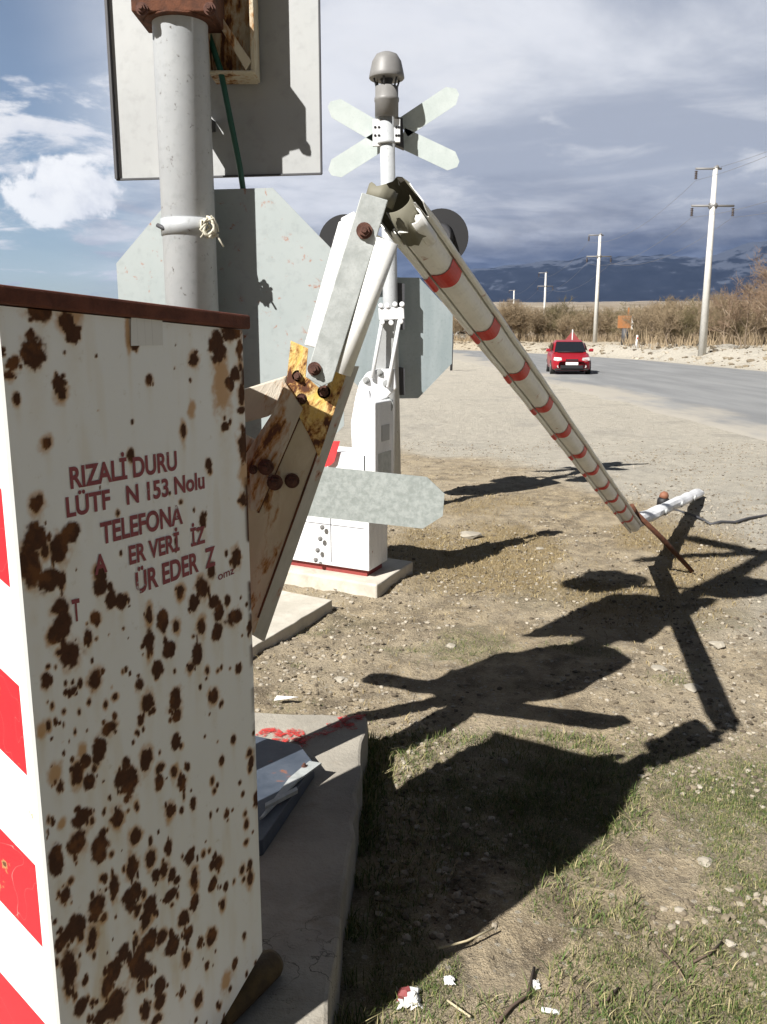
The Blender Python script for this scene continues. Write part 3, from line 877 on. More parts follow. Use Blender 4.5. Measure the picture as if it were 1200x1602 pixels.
for px, py, r_ in ((570, 361, 0.0120), (492, 577, 0.0105)):
    mb = MB(); mb.bolt(at_y(px, py, YS - 0.011), -BN, r_, 0.012); mb.build('bolt', M['rust_bolt'], arm)

# boom: extruded hollow profile with two grooves
d_ = (END - ELB).normalized()
tc = (Vector((0, 0, CAM_H)) - ELB.lerp(END, 0.3)); nb = (tc - d_ * tc.dot(d_)).normalized()
ub_ = d_.cross(nb).normalized()
if ub_.x < 0: ub_ = -ub_
HW = 0.074
prof = []
def arc(c, r, a0, a1, k=7, sy=1.0):
    for i in range(k):
        a = R(a0 + (a1 - a0) * i / (k - 1)); prof.append((c[0] + r * math.cos(a), c[1] + r * sy * math.sin(a)))
HW = 0.049
prof += [(-HW + 0.003, -0.135), (-HW, -0.12), (-HW, -0.012)]
arc((-HW + 0.0075, 0.005), 0.0075, 180, 70, 6)
prof += [(-0.0345, 0.010), (-0.0340, -0.002), (-0.0305, -0.002), (-0.0300, 0.012)]
for i in range(9):
    x = -0.0285 + 0.057 * i / 8; prof.append((x, 0.012 + 0.015 * (1 - (x / 0.0285) ** 2)))
prof += [(0.0300, 0.012), (0.0305, -0.002), (0.0340, -0.002), (0.0345, 0.010)]
arc((HW - 0.0075, 0.005), 0.0075, 110, 0, 6)
prof += [(HW, -0.012), (HW, -0.12), (HW - 0.003, -0.135)]
for i in range(7):
    x = 0.036 - 0.072 * i / 6; prof.append((x, -0.145 - 0.006 * (1 - (x / 0.036) ** 2)))


def profile_ring(c, sc_=1.0, off=0.0):
    return [c + ub_ * (x * sc_) + nb * (y * sc_ + (off if y > 0 else -off)) for x, y in prof]


mb = MB(); NP = len(prof); st_n = 60
rb = random.Random(3)
for i in range(st_n + 1):
    k = 0.024 + 0.976 * i / st_n
    c = ELB.lerp(END, k) + nb * (0.012 * math.sin(math.pi * k)) 
    ring = profile_ring(c)
    ring = [p + nb * (0.0035 * mnoise.noise(p * 6.0)) + ub_ * (0.0025 * mnoise.noise(p * 5.0 + Vector((9, 0, 0)))) for p in ring]
    if i == 0:
        ring = [p + d_ * (0.05 * mnoise.noise(Vector((j * 0.33, 0, 2))) + (0.01 if prof[j][1] > 0.008 else (-0.01 if prof[j][1] > -0.05 else 0.085))) for j, p in enumerate(ring)]
    elif i == 1:
        ring = [p + (p - c) * 0.10 * mnoise.noise(Vector((j * 0.4, 5, 2))) for j, p in enumerate(ring)]
    mb.v += [tuple(p) for p in ring]
for i in range(st_n):
    for k in range(NP):
        k2 = (k + 1) % NP
        mb.f.append((i * NP + k, (i + 1) * NP + k, (i + 1) * NP + k2, i * NP + k2)); mb.m.append(0); mb.s.append(False)
boom = mb.build('boom', [M['boom'], M['olive']], arm)
md = boom.modifiers.new('solidify', 'SOLIDIFY'); md.thickness = 0.0025; md.offset = -1; md.material_offset = 1
for k in range(1, 12):
    s = 0.0815 * k
    mb = MB()
    sel = [j for j in range(NP) if True]
    L = 0.032 if k > 1 else 0.036
    for dd in (-L, L):
        c = ELB.lerp(END, s) + nb * (0.012 * math.sin(math.pi * s)) + d_ * dd
        ring = profile_ring(c, 1.03, 0.0012)
        mb.v += [tuple(p + nb * (0.0035 * mnoise.noise(p * 6.0)) + ub_ * (0.0025 * mnoise.noise(p * 5.0 + Vector((9, 0, 0))))) for p in ring]
    keep = [q for q in range(NP) if prof[q][0] <= 0.031 and prof[q][1] >= -0.05]
    allv = mb.v; mb.v = [allv[q] for q in keep] + [allv[NP + q] for q in keep]; nk = len(keep)
    for q in range(nk - 1):
        mb.f.append((q, nk + q, nk + q + 1, q + 1)); mb.m.append(0); mb.s.append(False)
    mb.build('red_band', M['red_band'], arm)
# torn sheet at the fold
mb = MB()
def curl(c, ax, up, r, a0, a1, ln, k=12, jag=0.012):
    ax = Vector(ax).normalized(); up = (Vector(up) - ax * Vector(up).dot(ax)).normalized(); bi = ax.cross(up)
    vs = []
    for e in (0, 1):
        for i in range(k + 1):
            a = R(a0 + (a1 - a0) * i / k)
            vs.append(Vector(c) + ax * (e * (ln + jag * mnoise.noise(Vector((i * 0.5, e, 1))))) + (up * math.cos(a) + bi * math.sin(a)) * r)
    mb.add(vs, [(i, i + 1, k + 2 + i, k + 1 + i) for i in range(k)], 0, True)
sdir = (at_y(580, 310, YS) - at_y(505, 560, YS)).normalized()
curl(at_y(592, 322, YS + 0.05), sdir, (0, -1, 0.7), 0.031, -95, 100, 0.035)
curl(at_y(622, 318, YS + 0.045), (0.45, 0.55, -0.7), (0.1, -1, 0.25), 0.030, -75, 100, 0.085)
mb.build('torn_skin', M['olive'], arm, solid=0.002)
mb = MB()
curl(at_y(646, 338, YS + 0.03), d_, nb, 0.018, -120, 40, 0.10)
mb.build('torn_edge', M['boom'], arm, solid=0.002)

# broken end of the arm on the gravel
TIP = Vector((3.14, 8.46, 0.06)); T0 = END + Vector((0.03, 0.10, 0.02))
tip = thing('arm_fragment', (T0 + TIP) / 2 * Vector((1, 1, 0)) if False else Vector((TIP.x, TIP.y, 0)), 'crumpled white end piece of barrier arm lying on pale gravel', 'broken arm piece')
mb = MB(); vs_ = []
dt = (TIP - T0).normalized(); sd = dt.cross(Vector((0, 0, 1))).normalized(); ud_ = sd.cross(dt)
NT_ = 26; NK = 12
for i in range(NT_ + 1):
    k = i / NT_; c = T0.lerp(TIP, k)
    for j in range(NK):
        a = 2 * math.pi * j / NK
        cr_ = 1 + 0.28 * mnoise.noise(Vector((math.cos(a) * 0.8, math.sin(a) * 0.8, k * 9)))
        vs_.append(c + (sd * math.cos(a) * 0.062 + ud_ * math.sin(a) * 0.042) * cr_)
fs_ = [(i * NK + j, i * NK + (j + 1) % NK, (i + 1) * NK + (j + 1) % NK, (i + 1) * NK + j) for i in range(NT_) for j in range(NK)]
fs_ += [tuple(range(NK))[::-1], tuple(NT_ * NK + j for j in range(NK))]
mb.add(vs_, fs_)
mb.build('crumpled_tube', M['white_clean'], tip)
for s in (0.25, 0.5, 0.75):
    c = T0.lerp(TIP, s)
    mb = MB(); mb.tube([c + sd * 0.058 - ud_ * 0.02, c + sd * 0.07 + ud_ * 0.03], 0.012, 6); mb.build('rivet_patch', M['sign_back'], tip)

mb = MB()
a_, b_ = Vector((1.60, 5.42, 0.50)), at_z(1083, 894, 0.01)
mb.tube([a_, a_.lerp(b_, 0.5) + Vector((0, 0, 0.01)), b_], [0.016, 0.018, 0.015], 8)
mb.tube([a_ + Vector((-0.02, -0.01, 0.03)), a_ + Vector((0.02, 0.01, -0.03))], 0.022, 8)
o = mb.build('rusty_rod', M['rust'], loc=b_)
tag(o, 'thin rusty rod leaning from the broken arm end to the ground', 'rod')
# small signal lamp lying by the fragment
lp = at_z(1037, 792, 0.0)
lamp = thing('warning_lamp', lp, 'small orange warning lamp lying on gravel beyond the white fragment', 'lamp')
mb = MB(); mb.tube([lp + Vector((0, 0, 0.0)), lp + Vector((0, 0, 0.07)), lp + Vector((0, 0, 0.085))], [0.06, 0.055, 0.04], 14); mb.build('base', M['black'], lamp)
mb = MB(); mb.tube([lp + Vector((0, 0, 0.08)), lp + Vector((0.01, 0, 0.115)), lp + Vector((0.02, 0, 0.14))], [0.045, 0.042, 0.02], 14)
mb.build('lens', flat('orange lens', (0.22, 0.09, 0.05), 0.7), lamp)
# cable on the ground
pts = [at_z(px, py, 0.012) for px, py in ((1045, 795), (1062, 799), (1085, 806), (1100, 813), (1112, 820), (1128, 816), (1150, 817), (1170, 811), (1200, 806), (1240, 800))]
mb = MB(); mb.tube(pts, 0.012, 6); o = mb.build('cable', M['dark'], loc=pts[0]); tag(o, 'thin dark cable trailing across gravel to the right of the fragment', 'cable')

# ------------------------------------------------------------------ near signal mast
PX0, PY0 = -0.55, 2.55
mast = thing('signal_mast', (PX0, PY0, PAD), 'tall grey crossing mast behind the rusty cabinet carrying signs seen from behind', 'signal mast')
mb = MB(); mb.tube([(PX0, PY0, PAD), (PX0, PY0, 5.3)], [0.0745, 0.0735], 40); mb.build('pole', M['pole_grey'], mast)
SD = Vector((0.988, -0.156, 0)); SN = Vector((0.156, 0.988, 0))      # sign planes
def sgn(px, py, y): 
    return at_plane(px, py, (PX0, y, 0), SN)
# big rectangular sign, back side
YP = 2.75
c4 = [sgn(183, 281, YP), sgn(503, 272, YP)]
hh = Vector((0, 0, 0.92))
mb = MB(); mb.prism([c4[0], c4[1], c4[1] + hh, c4[0] + hh], SN * 0.004)
rect = mb.build('rectangular_sign', M['sign_back'], mast)
rect['label'] = 'rectangular sign plate seen from behind'
mb = MB()
mb.box((c4[0] + c4[0] + hh) / 2 + SD * 0.004, 0.008, 0.03, 0.92, SD, SN)
mb.box((c4[1] + c4[1] + hh) / 2, 0.004, 0.012, 0.92, SD, SN)
mb.box((c4[0] + c4[1]) / 2, (c4[1] - c4[0]).length, 0.012, 0.005, SD, SN)
mb.build('edge_frame', M['dark'], rect)
for z in (0.14, 0.7):
    mb = MB(); mb.box(Vector((PX0, PY0, c4[0].z + z)) + SN * 0.15, 0.04, 0.13, 0.03, SD, SN); mb.build('standoff', M['dark'], mast)
# octagonal sign, back side
YO = 2.66
cs = sgn(358, 488, YO); ro = 0.348 / math.cos(R(22.5))
mb = MB(); mb.prism([cs + SD * (ro * math.cos(R(22.5 + 45 * k))) + Vector((0, 0, ro * math.sin(R(22.5 + 45 * k)) - (0.19 if k > 3 else 0))) for k in range(8)], SN * 0.003)
octo = mb.build('octagonal_sign', M['sign_green'], mast); octo['label'] = 'octagonal sign plate seen from behind'
mb = MB(); mb.box(Vector((PX0, PY0, cs.z)) + SN * 0.09, 0.05, 0.03, 0.16, SD, SN); mb.build('standoff', M['dark'], mast)
# dark rail behind the pole
mb = MB(); q = at_y(329, 285, PY0 + 0.07)
mb.box((q.x - 0.004, q.y, q.z + 0.6), 0.016, 0.02, 1.2); mb.build('rail', M['black'], mast)
# strap with twisted wire
zs = at_y(300, 352, PY0 - 0.07).z
mb = MB(); mb.tube([(PX0, PY0, zs - 0.022), (PX0, PY0, zs + 0.022)], 0.0775, 40); mb.build('strap', M['pole_grey'], mast)
mb = MB()
q = at_y(329, 356, PY0 - 0.05)
rw = random.Random(8)
for k in range(7):
    pth = []; 
    for i in range(9):
        a = i * 0.9 + k
        pth.append(q + Vector((0.018 * math.cos(a) + rw.uniform(-.006, .006), 0.012 * math.sin(a * 1.3 + k) - 0.01, 0.024 * math.sin(a) + rw.uniform(-.008, .008))))
    mb.tube(pth, 0.0035, 6)
for tx, ty in ((350, 386), (314, 372), (318, 342)):
    mb.tube([q, q.lerp(at_y(tx, ty, PY0 - 0.06), 0.6) + Vector((0, 0, 0.004)), at_y(tx, ty, PY0 - 0.06)], 0.003, 6)
mb.build('wire_twist', M['wire'], mast)
mb = MB(); mb.tube([at_y(246, 352, PY0 - 0.04), at_y(262, 360, PY0 - 0.05)], 0.006, 8); mb.build('strap_bolt', M['dark'], mast)
# rusted clamp collar and open box at the top
zc1 = at_y(285, 22, PY0 - 0.08).z
mb = MB()
mb.tube([(PX0, PY0, zc1), (PX0, PY0, zc1 + 0.006)], 0.098, 10, smooth=False)
mb.box((PX0, PY0, zc1 + 0.06), 0.215, 0.17, 0.11)
mb.build('clamp_collar', M['rust'], mast, bevel=0.006)
for px, py in ((222, 14), (328, 14)):
    mb = MB(); mb.bolt(at_y(px, py, PY0 - 0.088), (0, -1, 0), 0.012, 0.012); mb.build('bolt', M['rust_bolt'], mast)
mb = MB()
yb = PY0 + 0.06
B1, B2 = at_y(327, 112, yb), at_y(396, 114, yb)
wv = B2 - B1
mb.box(B1 + wv / 2 + Vector((0, 0.10, 0.19)), wv.length, 0.006, 0.38)
mb.box(B1 + Vector((0, 0.05, 0.19)), 0.006, 0.10, 0.38)
mb.box(B2 + Vector((0, 0.05, 0.19)), 0.012, 0.10, 0.38)
mb.box(B1 + wv / 2 + Vector((0, 0.05, 0.0)), wv.length, 0.11, 0.008)
mb.prism([B1 + Vector((0, -0.004, 0.17)), B1 + Vector((0.02, -0.004, 0.17)), B2 + Vector((-0.004, -0.004, 0.03)), B2 + Vector((-0.02, -0.004, 0.006))], (0, 0.012, 0))
mb.build('junction_box', M['rust_box'], mast, bevel=0.002)
# green cable
mb = MB()
pts = [at_y(px, py, y) for px, py, y in ((322, 40, 2.66), (332, 70, 2.63), (345, 110, 2.62), (356, 165, 2.63), (366, 215, 2.64), (375, 260, 2.65), (381, 300, 2.66), (382, 330, 2.69), (381, 360, 2.72))]
mb.tube(pts, 0.0085, 10); mb.build('cable', M['green_cable'], mast)
# low crossbuck with a bent board (its right arm shows, the rest throws a shadow)
def board(a, b, wd, th=0.004):
    a, b = Vector(a), Vector(b); d = (b - a).normalized(); u = Vector((0, 0, 1)); u = (u - d * u.dot(d)).normalized(); n_ = d.cross(u)
    t_ = wd * 0.36
    pts = [a + u * t_ * 0.6 - d * 0 , a + d * t_ + u * wd / 2, b - d * t_ + u * wd / 2, b + u * t_ * 0.35, b - u * t_ * 0.35, b - d * t_ - u * wd / 2, a + d * t_ - u * wd / 2, a - u * t_ * 0.6]
    return pts, n_ * th
mb = MB()
tipp = at_y(694, 790, 2.47); lft = at_y(380, 757, 2.60)
pts, tv = board(tipp, lft - (tipp - lft) * 0.1, 0.155)
mb.prism(pts, tv)
cross_low = mb.build('fallen_crossbuck_arm', M['galv_speck'], mast)
mb = MB()
pts, tv = board((-1.10, 2.76, 1.36), (-0.42, 2.62, 1.22), 0.13); mb.prism(pts, tv)
pts, tv = board((-0.80, 2.72, 0.83), (-0.17, 2.62, 1.66), 0.13); mb.prism(pts, tv)
mb.build('low_crossbuck', M['galv_speck'], mast)
mb = MB(); mb.box((PX0 + 0.03, PY0 + 0.09, 1.2), 0.06, 0.16, 0.16); mb.build('standoff', M['dark'], mast)
# above the frame: lights and crossbuck whose shadows fall on the gravel
for cx, cy, cz in ((-1.20, 2.62, 3.52), (-0.30, 2.58, 3.42)):
    mb = MB(); a = Vector((cx, cy, cz)); mb.tube([a, a + SN * 0.03], 0.25, 36); mb.tube([a - SN * 0.12, a], [0.09, 0.12], 20)
    lb = mb.build('light_backing', M['black'], mast)
    mb = MB(); mb.tube([a + SN * 0.03, a + SN * 0.22], [0.12, 0.13], 20); mb.build('visor', M['black'], lb)
mb = MB(); mb.tube([(-1.20, 2.56, 3.50), (-0.30, 2.54, 3.44)], 0.025, 12); mb.build('light_arm', M['pole_grey'], mast)
mb = MB()
for a, b in (((-1.35, 2.78, 4.95), (0.12, 2.55, 4.02)), ((-1.25, 2.77, 4.02), (0.12, 2.55, 4.95))):
    pts, tv = board(a, b, 0.16); mb.prism(pts, tv)
mb.build('high_crossbuck', M['galv_speck'], mast)

# ------------------------------------------------------------------ far barrier machine (white)
fm = thing('barrier_machine', Fc + F1 * 0.2 + F2 * 0.35 + Vector((0, 0, 0.09)), 'clean white barrier machine with raised crank linkage on a pale plinth', 'barrier machine')
C0 = Vector((-0.073, 5.26, 0.0))
def fbox(mb, a0, a1, b0, b1, z0, z1):
    p = [C0 + F1 * a + F2 * b for a, b in ((a0, b0), (a1, b0), (a1, b1), (a0, b1))]
    mb.prism([Vector((q.x, q.y, z0)) for q in p], (0, 0, z1 - z0))
mb = MB(); fbox(mb, 0, 0.30, 0.02, 0.72, 0.135, 0.66); mb.build('lower_case', M['white_clean'], fm, bevel=0.006)
mb = MB(); fbox(mb, 0.03, 0.27, 0.05, 0.70, 0.09, 0.135); mb.build('red_plinth', flat('old red plinth paint', (0.22, 0.035, 0.03), 0.8, var=0.4), fm)
mb = MB(); fbox(mb, 0.0, 0.26, 0.0, 0.62, 0.675, 0.88); mb.build('upper_case', M['white_clean'], fm, bevel=0.006)
mb = MB(); fbox(mb, 0.004, 0.30, -0.025, 0.13, 0.665, 1.20); mb.build('gear_housing', M['white_clean'], fm, bevel=0.012, seg=3)
for px, py in ((504, 825), (501, 843), (497, 861), (494, 876)):
    mb = MB(); mb.bolt(at_plane(px, py, C0 - F1 * 0.002, F1), -F1, 0.012, 0.010); mb.build('bolt', M['steel_grey'], fm)
mb = MB(); q = [at_plane(px, py, C0 - F1 * 0.004, F1) for px, py in ((500, 735), (522, 690), (532, 690), (523, 722), (518, 727))]
mb.add(q, [tuple(range(len(q)))]); mb.build('red_stripe', M['red_paint'], fm)
mb = MB(); fbox(mb, -0.002, 0.2, 0.15, 0.60, 0.66, 0.675); mb.build('dark_gap', M['black'], fm)
for (a0, a1, b0, b1, z0, z1) in ((-0.0015, 0.0, 0.045, 0.055, 0.70, 0.87), (-0.0015, 0.0, 0.30, 0.306, 0.16, 0.65), (-0.0015, 0.0, 0.05, 0.70, 0.405, 0.409)):
    mb = MB(); fbox(mb, a0, a1, b0, b1, z0, z1); mb.build('door_seam', M['dark'], fm)
mb = MB(); fbox(mb, 0.10, 0.22, -0.0285, -0.025, 0.95, 1.05); mb.build('data_plate', M['sign_back'], fm, bevel=0.001)
mb = MB(); fbox(mb, 0.05, 0.25, -0.0275, -0.025, 0.70, 0.88); mb.build('cover_plate', M['galv'], fm, bevel=0.001)
# crank and links
YC = 5.50
mb = MB()
mb.prism(poly([(551, 705), (549, 662), (556, 622), (562, 600), (574, 583), (590, 578), (618, 577), (621, 608), (606, 622), (588, 628), (574, 650), (568, 690), (562, 706)], YC - 0.03), BN * 0.10)
mb.build('crank', M['white_clean'], fm, bevel=0.012, seg=3)
mb = MB(); mb.tube([at_y(600, 634, YC - 0.02), at_y(600, 634, YC + 0.1)], 0.062, 24); mb.build('hub', M['galv'], fm, bevel=0.006)
mb = MB(); mb.prism(poly([(595, 502), (618, 500), (612, 580), (588, 580)], YC + 0.06), BN * 0.015); mb.build('link_plate', M['sign_back'], fm)
for a, b in (((582, 592), (599, 495)), ((607, 606), (627, 490))):
    mb = MB(); mb.tube([at_y(*a, YC - 0.05), at_y(*b, YC + 0.02)], 0.0125, 10); mb.build('link_rod', M['white_clean'], fm)
mb = MB(); mb.prism(poly([(592, 482), (632, 480), (633, 499), (593, 501)], YC), BN * 0.09)
for px, py in ((596, 478), (606, 478), (618, 476), (629, 476), (598, 504), (612, 505), (627, 503)):
    mb.tube([at_y(px, py, YC - 0.01), at_y(px, py, YC + 0.05)], 0.017, 10)
mb.build('link_clamp', M['white_clean'], fm, bevel=0.006)
for px, py in ((573, 595), (594, 583), (572, 638), (604, 600), (565, 668)):
    mb = MB(); mb.bolt(at_y(px, py, YC - 0.031), -BN, 0.017, 0.016); mb.build('bolt', M['sign_back'], fm)
mb = MB()
mb.tube([at_y(585, 690, YC + 0.02), at_y(578, 640, YC), at_y(572, 610, YC - 0.04)], 0.02, 8)
mb.build('drive_lever', M['white_clean'], fm)

# ------------------------------------------------------------------ far signal mast
YM = 7.7
fmast = thing('signal_mast', (0.10, YM, 0), 'thin grey mast with siren, white crossbuck and black lights beyond the white machine', 'signal mast')
mb = MB(); mb.tube([(0.10, YM, -0.02), (0.022, YM, 3.62)], [0.066, 0.062], 24); mb.build('pole', M['pole_grey'], fmast)
def lathe(mb, base, prof_, n=28):
    base = Vector(base)
    mb.tube([base + Vector((0, 0, z)) for r, z in prof_], [r for r, z in prof_], n)
top_ = at_y(605, 184, YM)
mb = MB(); lathe(mb, top_, [(0.098, 0.0), (0.098, 0.12), (0.103, 0.125), (0.103, 0.15), (0.096, 0.155), (0.096, 0.235)]); siren = mb.build('siren', M['steel_grey'], fmast)
mb = MB(); lathe(mb, top_ + Vector((0, 0, 0.305)), [(0.140, -0.01), (0.147, 0.0), (0.142, 0.03), (0.120, 0.125), (0.088, 0.175), (0.048, 0.192), (0.01, 0.196)]); mb.build('siren_cap', M['steel_grey'], siren)
mb = MB()
for k in range(6):
    a = k * math.pi / 3 + 0.3
    mb.tube([top_ + Vector((0.085 * math.cos(a), 0.085 * math.sin(a), 0.22)), top_ + Vector((0.115 * math.cos(a), 0.115 * math.sin(a), 0.31))], 0.008, 6)
mb.tube([top_ + Vector((0, 0, 0.22)), top_ + Vector((0, 0, 0.31))], [0.03, 0.06], 12)
mb.build('siren_leg', M['dark'], siren)
mb = MB()
XN = Vector((0, 1, 0))
for a, b in (((515, 163), (592, 208)), ((516, 270), (592, 222)), ((716, 143), (630, 200)), ((717, 257), (628, 215))):
    A_ = at_y(*a, YM + (0.06 if a[0] < 600 else 0.14)); B_ = at_y(*b, YM + (0.06 if a[0] < 600 else 0.14)); d = (B_ - A_).normalized(); u = d.cross(XN).normalized()
    wd = 0.165
    mb.prism([A_ + u * wd * 0.15, A_ + d * 0.065 + u * wd / 2, B_ + u * wd / 2, B_ - u * wd / 2, A_ + d * 0.065 - u * wd / 2, A_ - u * wd * 0.15], XN * 0.004)
mb.build('crossbuck', M['cross'], fmast)
mb = MB()
mb.prism(poly([(583, 186), (596, 186), (596, 228), (583, 228)], YM - 0.03), XN * 0.05)
mb.build('clamp_plate', M['white_clean'], fmast); mb = MB()
mb.prism(poly([(616, 186), (626, 186), (626, 222), (616, 222)], YM - 0.03), XN * 0.05)
mb.build('clamp_plate', M['white_clean'], fmast)
mb = MB()
for px in (586, 592, 619, 623):
    for py in (199, 212):
        mb.tube([at_y(px + 1, py, YM - 0.034), at_y(px + 1, py, YM - 0.028)], 0.011, 8)
mb.build('clamp_hole', M['black'], fmast)
mb = MB(); mb.prism(poly([(621, 182), (630, 185), (632, 232), (618, 226)], YM + 0.02), XN * 0.10); mb.build('clamp_back', M['dark'], fmast)
mb = MB(); mb.tube([at_y(604, 221, YM), at_y(604, 226, YM)], 0.078, 20); mb.build('collar', M['pole_grey'], fmast)
for cx, cy in ((540, 380), (690, 371)):
    a = at_y(cx, cy, YM - 0.05)
    mb = MB(); nn = Vector((0.15, 0.98, 0.05)).normalized(); mb.tube([a, a + nn * 0.02], 0.232, 40)
    lb = mb.build('light_backing', M['black'], fmast)
    mb = MB(); mb.tube([a - nn * 0.10, a], [0.085, 0.115], 24); mb.tube([a - nn * 0.13, a - nn * 0.10], 0.03, 10); mb.build('lamp_housing', M['dark'], lb)
    mb = MB(); mb.tube([a + nn * 0.02, a + nn * 0.2], 0.12, 24); mb.build('visor', M['black'], lb)
mb = MB()
mb.tube([at_y(606, 352, YM), at_y(575, 345, YM), at_y(556, 350, YM), at_y(549, 372, YM)], 0.03, 12)
mb.tube([at_y(606, 352, YM), at_y(640, 340, YM), at_y(668, 345, YM), at_y(682, 368, YM)], 0.03, 12)
mb.build('light_arm', M['white_clean'], fmast)
# octagonal sign, oblique, back side; brackets
oc = Vector((0.10, YM + 0.16, 0)); ocz = at_y(616, 530, YM + 0.16).z
OD = Vector((0.985, 0.17, 0))
ro = 0.53 / math.cos(R(22.5))
mb = MB(); mb.prism([oc + Vector((0, 0, ocz)) + OD * (ro * math.cos(R(22.5 + 45 * k))) + Vector((0, 0, ro * math.sin(R(22.5 + 45 * k)))) for k in range(8)], (-0.0005, 0.004, 0))
oo = mb.build('octagonal_sign', M['sign_blue'], fmast); oo['label'] = 'pale octagonal sign plate seen from behind'
for py0, py1 in ((442, 480), (488, 516), (574, 618)):
    mb = MB(); mb.prism(poly([(622, py0), (633, py0 + 2), (633, py1), (622, py1)], YM + 0.02), XN * 0.10); mb.build('sign_bracket', M['dark'], fmast)


# ------------------------------------------------------------------ red car
M['car_red'] = flat('red car paint', (0.27, 0.010, 0.018), 0.3, 0.0, 0.05)
M['glass'] = flat('dark window glass', (0.012, 0.014, 0.018), 0.08)
M['tyre'] = flat('tyre rubber', (0.02, 0.02, 0.02), 0.85)
M['rim'] = flat('alloy rim', (0.35, 0.35, 0.36), 0.35, 0.7)
M['lamp_glass'] = flat('headlamp glass', (0.42, 0.42, 0.41), 0.2)
M['plate'] = flat('white plate', (0.75, 0.75, 0.73), 0.5)
CX, CY = 7.62, 35.4
car = thing('parked_car', (CX, CY, 0), 'small red hatchback driving towards the crossing on the road edge', 'car')
car.name = 'red_car'
# stations from the front bumper (y = 0) back: y, half width, floor z, belt z
body_st = [(0.00, 0.55, 0.30, 0.56), (0.06, 0.70, 0.22, 0.64), (0.22, 0.80, 0.18, 0.70), (0.60, 0.84, 0.18, 0.80), (1.15, 0.85, 0.18, 0.90), (1.6, 0.85, 0.18, 0.93),
           (2.6, 0.85, 0.18, 0.95), (3.4, 0.85, 0.20, 0.97), (3.85, 0.80, 0.26, 0.95), (4.0, 0.66, 0.34, 0.80)]
def loft(mb, rings, mi=0, smooth=True):
    n = len(rings[0]); b = [p for r_ in rings for p in r_]
    fs = [(i * n + k, (i + 1) * n + k, (i + 1) * n + (k + 1) % n, i * n + (k + 1) % n) for i in range(len(rings) - 1) for k in range(n)]
    fs = [f[::-1] for f in fs]
    fs += [tuple(range(n)), tuple((len(rings) - 1) * n + k for k in range(n))[::-1]]
    mb.add(b, fs, mi, smooth)
def ring_body(y, w_, z0, z1):
    h = z1 - z0
    half = [(w_ * 0.80, z0), (w_ * 0.97, z0 + 0.10 * h), (w_, z0 + 0.40 * h), (w_ * 0.985, z0 + 0.72 * h), (w_ * 0.93, z0 + 0.93 * h), (w_ * 0.75, z1), (w_ * 0.35, z1 + 0.012)]
    return [Vector((CX + x, CY + y, z)) for x, z in half] + [Vector((CX - x, CY + y, z)) for x, z in half[::-1]]
mb = MB(); loft(mb, [ring_body(*s) for s in body_st]); body = mb.build('body', M['car_red'], car)
cab_st = [(0.98, 0.70, 0.88, 0.90), (1.75, 0.66, 0.92, 1.36), (2.1, 0.65, 0.93, 1.42), (2.9, 0.64, 0.94, 1.41), (3.5, 0.62, 0.95, 1.30), (3.9, 0.58, 0.93, 0.96)]
def ring_cab(y, w_, z0, z1):
    return [Vector((CX + x, CY + y, z)) for x, z in ((w_ + 0.10 * min(1, (z1 - z0) / 0.4), z0), (w_ * 0.97, z0 + (z1 - z0) * 0.80), (w_ * 0.84, z1), (-w_ * 0.84, z1), (-w_ * 0.97, z0 + (z1 - z0) * 0.80), (-w_ - 0.10 * min(1, (z1 - z0) / 0.4), z0))]
mb = MB(); loft(mb, [ring_cab(*s) for s in cab_st], smooth=False); mb.build('cabin_shell', M['car_red'], car, bevel=0.02)
mb = MB()
def cab(u, v):      # a point on the windscreen plane, u -1..1 across, v 0..1 up
    y = 0.98 + (1.75 - 0.98) * v; w_ = 0.74 - 0.12 * v; return Vector((CX + u * w_, CY + y - 0.022, 0.905 + 0.475 * v))
mb.add([cab(-0.93, 0.06), cab(0.93, 0.06), cab(0.90, 0.93), cab(-0.90, 0.93)], [(0, 1, 2, 3)])
mb.build('windscreen', M['glass'], car)
for s in (-1, 1):
    mb = MB(); mb.add([Vector((CX + s * x, CY + y, z)) for x, y, z in ((0.785, 1.40, 0.98), (0.705, 1.92, 1.30), (0.70, 3.2, 1.30), (0.775, 3.5, 1.0))], [(0, 1, 2, 3)])
    mb.build('side_window', M['glass'], car)
    hl = [Vector((CX + s * x, CY + y, z)) for x, y, z in ((0.42, 0.035, 0.60), (0.44, 0.08, 0.70), (0.74, 0.20, 0.72), (0.76, 0.14, 0.60), (0.60, 0.03, 0.565))]
    mb = MB(); mb.prism(hl, (0, -0.02, 0.01)); mb.build('headlight', M['lamp_glass'], car)
    mb = MB(); mb.box((CX + s * 0.92, CY + 1.32, 1.0), 0.20, 0.10, 0.13); mb.build('mirror', M['car_red'], car, bevel=0.03)
    for y in (0.75, 3.25):
        mb = MB(); mb.tube([(CX + s * 0.66, CY + y, 0.30), (CX + s * 0.855, CY + y, 0.30)], 0.30, 28)
        wh = mb.build('wheel', M['tyre'], car, bevel=0.02)
        mb = MB(); mb.tube([(CX + s * 0.85, CY + y, 0.30), (CX + s * 0.862, CY + y, 0.30)], 0.19, 20); mb.build('rim', M['rim'], wh)
mb = MB(); mb.box((CX, CY - 0.005, 0.335), 0.95, 0.05, 0.13); mb.box((CX, CY + 0.02, 0.62), 0.52, 0.04, 0.07); mb.build('grille', M['black'], car, bevel=0.01)
mb = MB(); mb.box((CX, CY + 0.10, 0.235), 1.40, 0.16, 0.07); mb.build('bumper_lip', M['tyre'], car, bevel=0.015)
for s in (-1, 1):
    mb = MB(); mb.tube([(CX + s * 0.56, CY + 0.01, 0.36), (CX + s * 0.56, CY + 0.05, 0.36)], 0.06, 12); mb.build('fog_light', M['lamp_glass'], car)
